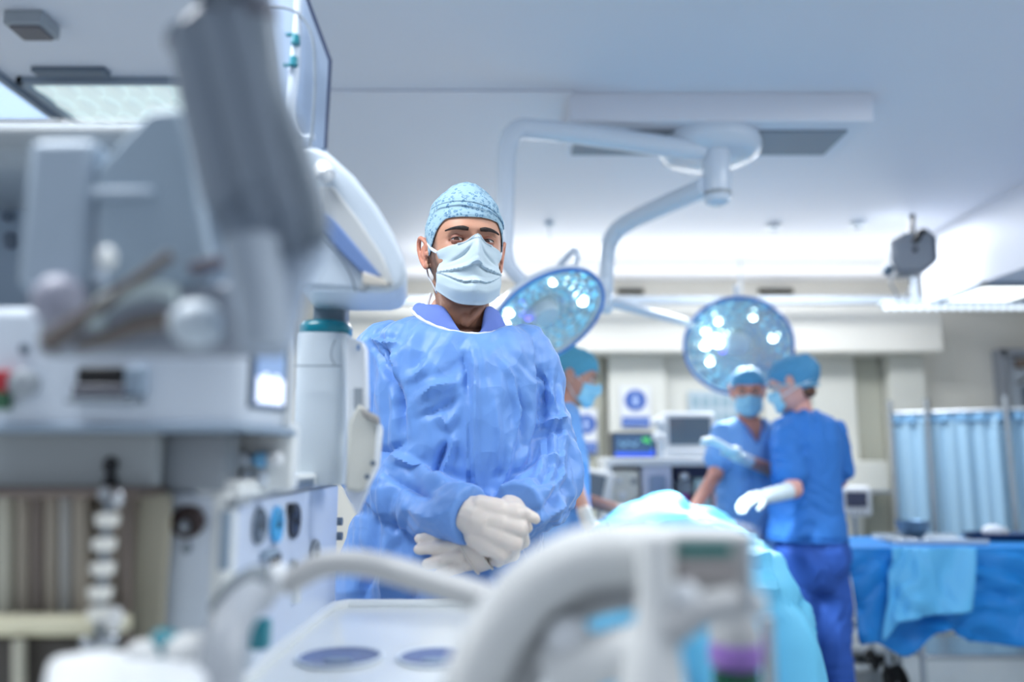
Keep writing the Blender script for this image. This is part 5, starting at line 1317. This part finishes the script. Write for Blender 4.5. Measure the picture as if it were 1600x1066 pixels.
    obj('top_shelf', MB().prism([Vector((x, y, zs0-.006)) for x, y in ((-.86, .80), (-.42, .80), (-.385, .83), (-.37, .90), (-.40, 1.02), (-.86, 1.05))], (0, 0, .040)), mat('shelf_grey', (158, 168, 176), .4), t, bevel=.01, seg=3)
    pbox('opening', -40, 236, 42, 268, .955, .03, M_MB, bk, .003); pbox('opening', 135, 234, 214, 268, .955, .03, M_MB, bk, .003)
    # worktop on the front, with round recesses
    zt2 = .985
    out = [(-.66, .55), (-.30, .52), (.02, .55), (.075, .62), (.09, .80), (.085, 1.22), (.065, 1.36), (.02, 1.405), (-.305, 1.41), (-.66, 1.41)]
    w = obj('worktop', MB().prism([Vector((x, y, zt2-.035)) for x, y in out], (0, 0, .035)), M_BRIGHT, t, bevel=.012, seg=3)
    obj('worktop_ledge', MB().tube([Vector((-.30, .9, zt2+.004)), Vector((-.30, 1.3, zt2+.004)), Vector((-.285, 1.38, zt2+.004)), Vector((-.24, 1.395, zt2+.003)), Vector((.0, 1.392, zt2+.003))], .009, 10, smooth=4), M_BRIGHT, w)
    for (px, py, r_) in ((531, 1028, .050), (682, 1028, .046)):
        c = at(px, py, 1.04); c.z = zt2
        o_ = obj('round_recess', MB().lathe([(r_, .0005), (r_*1.04, .003), (r_*1.0, .004), (r_*.9, .0012), (.001, .0012)], c, n=44), mat('recess_blue', (112, 124, 160), .25), w)
        obj('recess_ring', MB().tube([c+Vector((r_*1.03*math.cos(a), r_*1.03*math.sin(a), .003)) for a in [2*PI*q/36 for q in range(37)]], .0025, 6), M_MW, o_)
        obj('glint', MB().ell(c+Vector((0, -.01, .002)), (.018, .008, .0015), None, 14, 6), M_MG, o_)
    # teal blocks
    for (x0, y0, x1, y1, Y) in ((388, 970, 416, 1018, .86),): pbox('teal_clip', x0, y0, x1, y1, Y, .02, M_TEAL, t, .004)
    pbox('cable_box', 366, 965, 388, 1050, .87, .04, M_MW, t, .004)
    return t
build_machine()

def build_vaporiser():
    t = thing('vaporiser', 'pale upright canister with a teal lid beside the surgeon', 'vaporizer', at(505, 760, 1.22))
    Y = 1.20; c = at(505, 640, Y+.055)
    zt_, zb_ = at(505, 522, Y+.04).z, at(505, 758, Y+.04).z
    sq = lambda hw, z, e=.45, cx=c.x: [Vector((cx+hw*math.copysign(abs(math.cos(a))**e, math.cos(a)), Y+.06+hw*math.copysign(abs(math.sin(a))**e, math.sin(a)), z)) for a in [2*PI*(k+.5)/48 for k in range(48)]]
    hw = (at(545, 600, Y).x-at(464, 600, Y).x)/2*1.02
    b = obj('body', MB().loft([sq(hw*.97, zb_), sq(hw, zb_+.006), sq(hw, zt_-.003), sq(hw*.97, zt_)]), mat('canister_grey', (190, 200, 208), .4), t, angle=50)
    obj('lid', MB().loft([sq(hw*.96, zt_, .8), sq(hw*1.0, zt_+.003, .8), sq(hw*1.0, zt_+.013, .8), sq(hw*.9, zt_+.02, .85), sq(hw*.5, zt_+.024, .9), sq(hw*.1, zt_+.025)]), M_TEAL, t, angle=50)
    zl = at(505, 572, Y).z
    obj('seam', MB().box((c.x, Y-.001+.0, zl), (hw*1.9, .0025, .0018)).tube([Vector((c.x+hw*.72, Y-.001, zl+.002)), Vector((c.x+hw*.58, Y-.001, zl+.012)), Vector((c.x+hw*.58, Y-.001, zl+.026)), Vector((c.x+hw*.7, Y-.001, zl+.040))], .001, 6, smooth=4), M_MD, b)
    obj('column', MB().box((c.x+.0, Y+.09, (zt_+.02+at(505, 440, 1.28).z)/2), (.052, .04, at(505, 440, 1.28).z-zt_-.02)), M_MD, t, bevel=.004)
    # bracket plate to its right
    t2 = thing('bracket', 'cream angular bracket plate with a clip, beside the teal lidded canister', 'bracket', at(570, 700, 1.2))
    def pl(pts, Y_, th, m_, name, par, bev=.003):
        return obj(name, MB().prism([at(x, y, Y_) for x, y in pts], (0, th, 0)), m_, par, bevel=bev)
    pl([(541, 524), (566, 534), (571, 545), (573, 640), (560, 640), (547, 660), (541, 720)], 1.19, .03, M_WHITE, 'upper_plate', t2)
    pl([(553, 606), (566, 606), (566, 640), (553, 640)], 1.187, .004, M_GREY, 'slot', t2, .001)
    pl([(545, 660), (560, 628), (590, 660), (596, 668), (590, 730), (574, 762), (560, 770), (538, 766)], 1.185, .025, mat('bracket_cream', (206, 206, 198), .45), 'lower_plate', t2, .005)
    pl([(586, 658), (597, 668), (591, 730), (575, 762), (569, 764), (584, 728), (588, 672)], 1.18, .01, M_WHITE, 'rim', t2, .002)
    pl([(562, 636), (590, 650), (592, 664), (566, 650)], 1.176, .02, mat('clip_taupe', (160, 156, 152), .4), 'clip', t2, .003)
    pl([(536, 764), (576, 764), (558, 806)], 1.2, .012, mat('tag_white', (206, 214, 228), .5), 'hanging_tag', t2, .001)
    for (x, y) in ((583, 724), (574, 745)): obj('screw', MB().lathe([(.004, 0), (.004, .003), (.001, .004)], at(x, y, 1.178), RX, 12), M_SLATE, t2)
    obj('mark', MB().box(at(560, 543, 1.188), (.004, .002, .008)), mat('mark_blue', (110, 150, 200), .4), t2)
build_vaporiser()

def build_display():
    t = thing('display_housing', 'curved white underside of a monitor housing with a blue slot, above the teal lidded canister', 'monitor', at(560, 400, 1.15))
    O = [(486, 226), (512, 236), (552, 272), (588, 318), (614, 362), (632, 402), (636, 430), (628, 450), (606, 456), (545, 456), (470, 452), (440, 380), (440, 240)]
    Y = 1.12
    h = obj('housing', MB().prism([at(x, y, Y) for x, y in O], (-.02, .16, .0)), M_COOLW, t, bevel=.010, seg=4)
    def pl(pts, Y_, th, m_, name, bev=.003): return obj(name, MB().prism([at(x, y, Y_) for x, y in pts], (0, th, 0)), m_, h, bevel=bev)
    pl([(500, 290), (520, 290), (560, 342), (598, 400), (616, 446), (604, 446), (560, 395), (505, 330)], 1.112, .012, mat('housing_cream', (186, 190, 192), .4), 'recess_lip', .004)
    pl([(498, 326), (516, 336), (560, 388), (596, 432), (570, 432), (530, 392), (498, 352)], 1.108, .012, mat('slot_blue', (104, 130, 178), .35), 'blue_slot', .003)
    pl([(566, 424), (600, 436), (606, 446), (566, 444)], 1.104, .014, mat('latch_cream', (200, 194, 184), .4), 'latch', .002)
    obj('seam', MB().tube([at(x, y, 1.110) for x, y in ((505, 372), (530, 400), (548, 430), (556, 455))], .0014, 6, smooth=4), M_SLATE, h)
    pl([(560, 446), (572, 446), (572, 454), (560, 454)], 1.112, .012, M_GREY, 'button', .001)
    obj('hinge', MB().cyl(at(503, 262, 1.11), at(512, 275, 1.10), .012).ell(at(506, 272, 1.10), (.011, .01, .011)), M_WHITE, t)
    # plate above with dark edge (side of the raised screen)
    t2 = thing('raised_screen', 'pale blue side of a raised screen with thin dark edge and teal clips', 'screen', at(470, 120, 1.15))
    P = [(380, -60), (470, -60), (481, 0), (516, 95), (509, 232), (440, 260), (380, 260)]
    s = obj('side_plate', MB().prism([at(x, y, 1.16) for x, y in P], (-.01, .05, 0)), mat('plate_pale_blue', (146, 164, 188), .35), t2, bevel=.003)
    obj('edge_trim', MB().tube([at(x, y, 1.155) for x, y in ((470, -60), (481, 0), (516, 95), (509, 232))], .0028, 8), mat('edge_dark_blue', (58, 70, 98), .3), s)
    obj('tube', MB().tube([at(x, y, 1.14) for x, y in ((466, -40), (465, 30), (460, 110), (456, 170), (470, 212), (492, 214))], [.006, .006, .009, .007, .006, .005], 10, smooth=4), mat('tube_clear_white', (206, 218, 234), .25), s)
    obj('thin_line', MB().tube([at(x, y, 1.135) for x, y in ((420, 10), (445, 12), (470, 25), (488, 60), (492, 130), (486, 230))], .0022, 8, smooth=6), M_MD, s)
    for (x, y) in ((462, 62), (459, 96)):
        c = at(x, y, 1.128); obj('teal_clip', MB().cyl(c+Vector((0, 0, -.008)), c+Vector((0, 0, .007)), .007, .006, 14).box(c+Vector((-.008, 0, .008 if y < 80 else -.006)), (.014, .006, .004)), M_TEAL, s, bevel=.001)
build_display()

def build_bellows():
    t = thing('bellows_cabinet', 'smoked clear bellows cabinet with a stack of white rings at the lower left edge', 'bellows', at(100, 1000, .82))
    Y = .80
    pbox('back_plate', -60, 770, 214, 1120, Y+.055, .006, mat('bellows_taupe', (132, 122, 112), .5), t, .003)
    pbox('top_rail', -60, 762, 216, 778, Y, .07, mat('rail_brown', (112, 100, 94), .4), t, .003)
    ct = [mat('rib_%s' % n_, c_, .35) for n_, c_ in (('light', (178, 176, 162)), ('mid', (150, 142, 130)), ('dark', (112, 102, 96)), ('clear', (160, 160, 158)))]
    for k, (x, w, mi) in enumerate(((10, 26, 0), (38, 22, 1), (60, 22, 2), (82, 22, 1), (104, 20, 3), (128, 26, 1), (198, 14, 2))):
        obj('rib', MB().cyl(at(x, 776, Y+.035), at(x, 1120, Y+.035), w/2/1250*Y, n=16), ct[mi], t)
    pbox('cream_bar', -60, 966, 186, 996, Y-.01, .03, mat('bar_cream', (206, 202, 176), .4), t, .006)
    pbox('dark_base', -60, 996, 150, 1120, Y+.0, .04, mat('base_dark', (58, 54, 50), .45), t, .004)
    obj('pipe', MB().cyl(at(30, 1000, Y-.012), at(30, 1120, Y-.012), .0055), ct[0], t)
    pbox('cream_edge', 216, 770, 246, 1120, Y+.05, .01, mat('edge_beige', (162, 158, 142), .5), t, .004)
    for k, (x, y) in enumerate(((168, 812), (163, 850), (161, 888), (157, 926), (156, 958))):
        r_ = obj('ring', MB().lathe([(.004, -.006), (.009, -.006), (.0108, -.001), (.0102, .005), (.004, .006)], at(x, y, Y-.02), n=24), mat('ring_white', (222, 222, 216), .35), t)
    obj('ring_rod', MB().tube([at(171, 780, Y-.02), at(166, 830, Y-.02), at(154, 1000, Y-.02)], .0036, 10), M_MD, t)
    obj('valve', MB().ell(at(185, 779, Y-.025), (.0045, .004, .008), None, 16, 10), M_CHROME, t)
    obj('valve', MB().ell(at(163, 772, Y-.02), (.0055, .004, .006), None, 16, 10), M_GREY, t)
    obj('knuckle', MB().ell(at(178, 968, Y-.02), (.009, .006, .012), None, 16, 10), M_HOSEW, t)
    obj('manifold', MB().chain([at(135, 1005, Y-.02), at(150, 1025, Y-.02), at(172, 1000, Y-.02)], [.006, .007, .008]).chain([at(150, 1025, Y-.02), at(158, 1070, Y-.02)], [.006, .006]), M_STEEL, t)
build_bellows()

def build_tray():
    t = thing('side_tray', 'low white rounded tray with a teal knob at the bottom left', 'tray', at(260, 1050, .68))
    z = 1.066
    out = [(-.335, .60), (-.31, .585), (-.25, .58), (-.235, .60), (-.245, .72), (-.28, .745), (-.375, .745), (-.40, .72)]
    obj('tray', MB().prism([Vector((x, y, z-.03)) for x, y in out], (0, 0, .03)), M_WHITE, t, bevel=.010, seg=3)
    for (x, y, r_) in ((228, 1018, .013), (300, 1014, .018), (330, 1020, .012)):
        obj('rounded_cap', MB().ell(at(x, y, .715), (r_*1.3, r_, r_*.75), None, 20, 12), M_HOSEW, t)
    c = at(256, 1006, .72)
    obj('teal_knob', MB().lathe([(.010, -.010), (.012, -.006), (.012, .007), (.009, .010), (.001, .0105)], c, Matrix.Rotation(.3, 3, 'Y'), 20), M_TEAL, t)
build_tray()

# hoses in front, very close to the lens
def build_hoses():
    t = thing('breathing_hose', 'grey bent breathing tube with a dark coupling arching in front of the gown', 'hose', at(350, 1066, .66))
    Y = .78
    obj('upright', MB().tube([at(338, 1120, .68), at(346, 1040, .69), at(356, 985, .71), at(378, 950, Y-.04), at(404, 930, Y-.01)], [0.0205, 0.0192, 0.0184, 0.0176, 0.0167], 20, smooth=5), mat('tube_shade', (158, 164, 172), .35), t)
    obj('coupling', MB().tube([at(352, 962, Y-.005), at(372, 936, Y-.005), at(398, 918, Y-.005), at(424, 908, Y-.005)], [0.0180, 0.0192, 0.0192, 0.0167], 20, smooth=4), mat('coupling_grey', (116, 126, 134), .4), t)
    obj('white_cap', MB().ell(at(434, 906, Y), (.011, .012, .016), None, 20, 12), M_WHITE, t)
    obj('arch', MB().tube([at(446, 916, Y), at(472, 898, Y), at(510, 881, Y), at(560, 880, Y), at(620, 893, Y), at(700, 917, Y-.03), at(780, 942, Y-.06), at(850, 962, Y-.09)], [0.0105, 0.0118, 0.0124, 0.0126, 0.0131, 0.0134, 0.0134, 0.0134], 20, smooth=6), M_HOSE, t)
    def ribbed(name, pts, r, par, m_):
        P, _ = spline([Vector(p) for p in pts], [r]*len(pts), 9)
        seg = MB(); rr = []; pp = []
        for i in range(len(P)-1):
            for s in (0, .5): pp.append(P[i].lerp(P[i+1], s)); rr.append(r*(1.0 if s == 0 else .93))
        return obj(name, MB().tube(pp, rr, 22), m_, par, angle=60)
    t2 = thing('corrugated_hose', 'thick white hose curving up to the white bracket at bottom centre', 'hose', at(760, 1066, .5))
    ribbed('hose', [at(x, y, .64) for x, y in ((720, 1130), (742, 1060), (778, 985), (830, 920), (895, 880), (960, 866), (1030, 866))], .0250, t2, M_HOSEW)
    ribbed('hose_branch', [at(x, y, .67) for x, y in ((800, 1130), (812, 1060), (838, 1000), (880, 950), (940, 925), (1010, 915))], .0185, t2, M_HOSE)
    obj('ball_joint', MB().ell(at(888, 1000, .64), (.0185, .015, .0185), None, 24, 16), M_WHITE, t2)
    obj('cross_rod', MB().tube([at(860, 1056, .64), at(930, 1032, .63), at(1010, 1010, .61)], [0.0223, 0.0198, 0.0174], 18, smooth=3), M_HOSEW, t2)
    t3 = thing('ventilator_block', 'blurred white block with a teal stripe in front of the patient drape', 'device', at(1090, 1000, .48))
    Yb = .60
    obj('column', MB().tube([at(1024, 846, Yb), at(1024, 960, Yb), at(1020, 1040, Yb), at(1016, 1130, Yb)], [0.0130, 0.0139, 0.0217, 0.0298], 24, smooth=3).ell(at(1024, 846, Yb), (.013, .013, .010), None, 24, 10), M_HOSEW, t3)
    b = pbox('block', 1046, 838, 1182, 966, Yb+.005, .05, mat('block_beige', (190, 190, 188), .4), t3, .006, seg=3)
    pbox('block_top', 1040, 830, 1182, 848, Yb-.002, .055, M_HOSEW, t3, .004)
    pbox('teal_stripe', 1058, 850, 1146, 868, Yb, .012, mat('teal_dark', (0, 128, 122), .35), b, .002)
    pbox('dark_window', 1056, 874, 1160, 912, Yb+.001, .012, mat('window_taupe', (172, 166, 164), .4), b, .004)
    obj('knob', MB().ell(at(1070, 930, Yb-.006), (.011, .008, .010), None, 20, 12), M_WHITE, b)
    cb = at(1016, 1130, Yb); obj('floor_post', MB().cyl(cb+Vector((0, 0, .03)), (cb.x, cb.y, .05), .022), M_STEEL, t3); obj('base', MB().lathe([(.001, .0), (.22, .0), (.22, .03), (.05, .06), (.001, .06)], (cb.x, cb.y, 0), n=36), M_GREY, t3)
    obj('arm', MB().tube([at(1040, 985, Yb-.004), at(1090, 955, Yb-.004), at(1150, 940, Yb)], [0.0149, 0.0124, 0.0112], 16, smooth=4), M_HOSE, b)
    pbox('latch', 1172, 928, 1202, 968, Yb, .03, M_HOSEW, b, .004)
    pbox('right_edge', 1168, 838, 1184, 965, Yb, .05, M_COOLW, b, .004)
    t4 = thing('vapour_bottle', 'bottle with a purple collar and green body below the white block', 'bottle', at(1150, 1066, .6))
    Y4 = .72; k = .72/1250
    c = lambda y: at(1148, y, Y4).z
    xx = at(1148, 1000, Y4).x
    obj('neck', MB().lathe([(36*k, c(1004)), (38*k, c(990)), (30*k, c(965)), (28*k, c(940)), (.001, c(938))], (xx, Y4, 0), n=32), M_HOSE, t4)
    obj('collar', MB().lathe([(.001, c(1040)), (37*k, c(1040)), (39*k, c(1034)), (39*k, c(1010)), (36*k, c(1003)), (.001, c(1003))], (xx, Y4, 0), n=36), mat('collar_purple', (138, 104, 178), .35), t4)
    obj('bottle', MB().lathe([(.001, c(1200)), (32*k, c(1200)), (35*k, c(1190)), (35*k, c(1050)), (30*k, c(1040)), (.001, c(1040))], (xx, Y4, 0), n=36), mat('bottle_green', (10, 70, 52), .25), t4)
    obj('support_post', MB().cyl(at(1198, 965, .74), Vector((at(1198, 1140, .74).x, at(1198, 1140, .74).y, .0)), .006), M_STEEL, t4)
build_hoses()

def build_hanging():
    # grey hose bundle hanging at top, nearest the lens
    t = thing('hose_bundle', 'large blurred slate grey hose bundle hanging in front of the machine at upper left', 'hose', at(380, 300, .52))
    Y = .60
    hs = [((298, 52), (318, 160), (352, 300), (374, 352), (388, 400), 0.0186), ((335, 34), (362, 150), (392, 270), (418, 350), (424, 400), 0.0192), ((374, 26), (400, 140), (428, 260), (458, 345), (458, 400), 0.0180), ((330, 60), (336, 170), (368, 300), (392, 352), (404, 400), 0.0180), ((404, 34), (418, 140), (456, 230), (488, 330), (484, 380), 0.0144)]
    for k, h in enumerate(hs):
        r = h[-1]; P, _ = spline([at(x, y, Y+(.006 if k in (3,) else .0)) for x, y in h[:-1]], [r]*5, 10); pp = []; rr = []
        for i in range(len(P)-1):
            for s in (0, .5): pp.append(P[i].lerp(P[i+1], s)); rr.append(r*(1 if s == 0 else .92)*(1.0 if i < 22 else .92))
        obj('hose', MB().tube(pp, rr, 18), M_HOSES if k in (0, 1, 2) else M_MD, t, angle=60)
    obj('top_cap', MB().chain([at(285, 66, Y), at(330, 36, Y), at(404, 24, Y)], [0.0132, 0.0156, 0.0156]), mat('cap_slate_dark', (96, 100, 112), .4), t)
    obj('mount', MB().box(at(358, -45, Y), (.05, .04, .06)), M_MD, t, bevel=.006)
    obj('mount_arm', MB().cyl(at(358, -10, Y), at(352, 40, Y), 0.0144), M_MD, t)
    obj('lower_shroud', MB().prism([at(x, y, Y-.004) for x, y in ((346, 356), (372, 346), (508, 340), (500, 392), (470, 440), (446, 548), (378, 550), (352, 455))], (0, .03, 0)), mat('shroud_pale', (158, 172, 190), .42), t, bevel=.008, seg=3)
    obj('lower_sleeve', MB().tube([at(400, 385, Y-.004), at(412, 470, Y-.004), at(412, 545, Y-.004)], [0.0384, 0.0312, 0.0288], 24, smooth=4, flat=.6), mat('sleeve_grey', (150, 162, 176), .42), t)
    mt = at(358, -45, Y); obj('support_arm', MB().tube([mt, Vector((mt.x-.02, mt.y+.12, mt.z+.06)), Vector((mt.x-.05, .92, mt.z-.02)), Vector((mt.x-.06, 1.0, at(200, 186, .98).z-.03))], .014, 12, smooth=4), M_MD, t)
    obj('hook', MB().tube([at(x, y, .625) for x, y in ((404, 36), (418, 44), (424, 60), (414, 78))], .005, 8, smooth=4), M_WHITE, t)
    # absorber bracket assembly at middle left
    t2 = thing('absorber_bracket', 'blurred pale bracket with a dark diagonal strut and round white knob at the left', 'bracket', at(200, 540, .58))
    Y = .66
    mb_ = mat('bracket_blue_grey', (160, 176, 192), .42)
    pbox('upright', 42, 214, 132, 452, Y, .05, mb_, t2, .010, seg=3)
    pbox('top_plate', -60, 186, 262, 232, Y+.03, .06, mat('top_plate_grey', (152, 160, 166), .45), t2, .010, seg=3)
    obj('side_plate', MB().prism([at(x, y, Y) for x, y in ((148, 262), (232, 170), (282, 168), (300, 250), (330, 420), (300, 440), (170, 440), (148, 400))], (0, .02, 0)), mat('side_plate_grey', (150, 168, 184), .42), t2, bevel=.006, seg=3)
    pbox('window_frame', 140, 292, 236, 308, Y-.006, .02, mb_, t2, .003)
    pbox('lower_plate', 62, 440, 446, 556, Y+.012, .02, mat('lower_plate_grey', (140, 148, 160), .42), t2, .008)
    obj('white_knob', MB().ell(at(168, 404, Y-.02), (.007, .008, .010), None, 18, 12), M_BRIGHT, t2)
    obj('strut', MB().tube([at(72, 540, Y-.03), at(110, 512, Y-.03), at(180, 462, Y-.03), at(268, 398, Y-.03)], [.0085, .0068, .0048, .0045], 12), M_MB, t2)
    obj('slot', MB().box(at(322, 416, Y-.012), (.027, .012, .010), Matrix.Rotation(-.3, 3, 'Y')), mat('slot_brown', (92, 86, 98), .4), t2, bevel=.002)
    for px in (60, 240): q_ = at(px, 210, Y+.06); obj('support_arm', MB().cyl(q_, Vector((q_.x, .99, q_.z)), .01), M_MD, t2)
    obj('curved_band', MB().tube([at(x, y, Y-.025) for x, y in ((150, 515), (156, 482), (190, 462), (240, 452), (275, 462))], [.0075, .0078, .0075, .0065, .006], 14, smooth=5), mat('band_green_white', (176, 190, 192), .4), t2)
    obj('lower_strut', MB().tube([at(x, y, Y-.022) for x, y in ((120, 540), (165, 528), (215, 508), (262, 500))], [.0045, .0060, .0085, .0085], 12, smooth=4, flat=1.0), M_MB, t2)
    obj('round_knob', MB().ell(at(308, 506, Y-.05), (.021, .02, .0185), None, 28, 18), mat('knob_pale', (184, 196, 206), .35), t2)
    obj('corner_pad', MB().ell(at(92, 470, Y-.01), (.021, .02, .022), None, 24, 16), mat('pad_mauve', (150, 152, 168), .45), t2)
build_hanging()
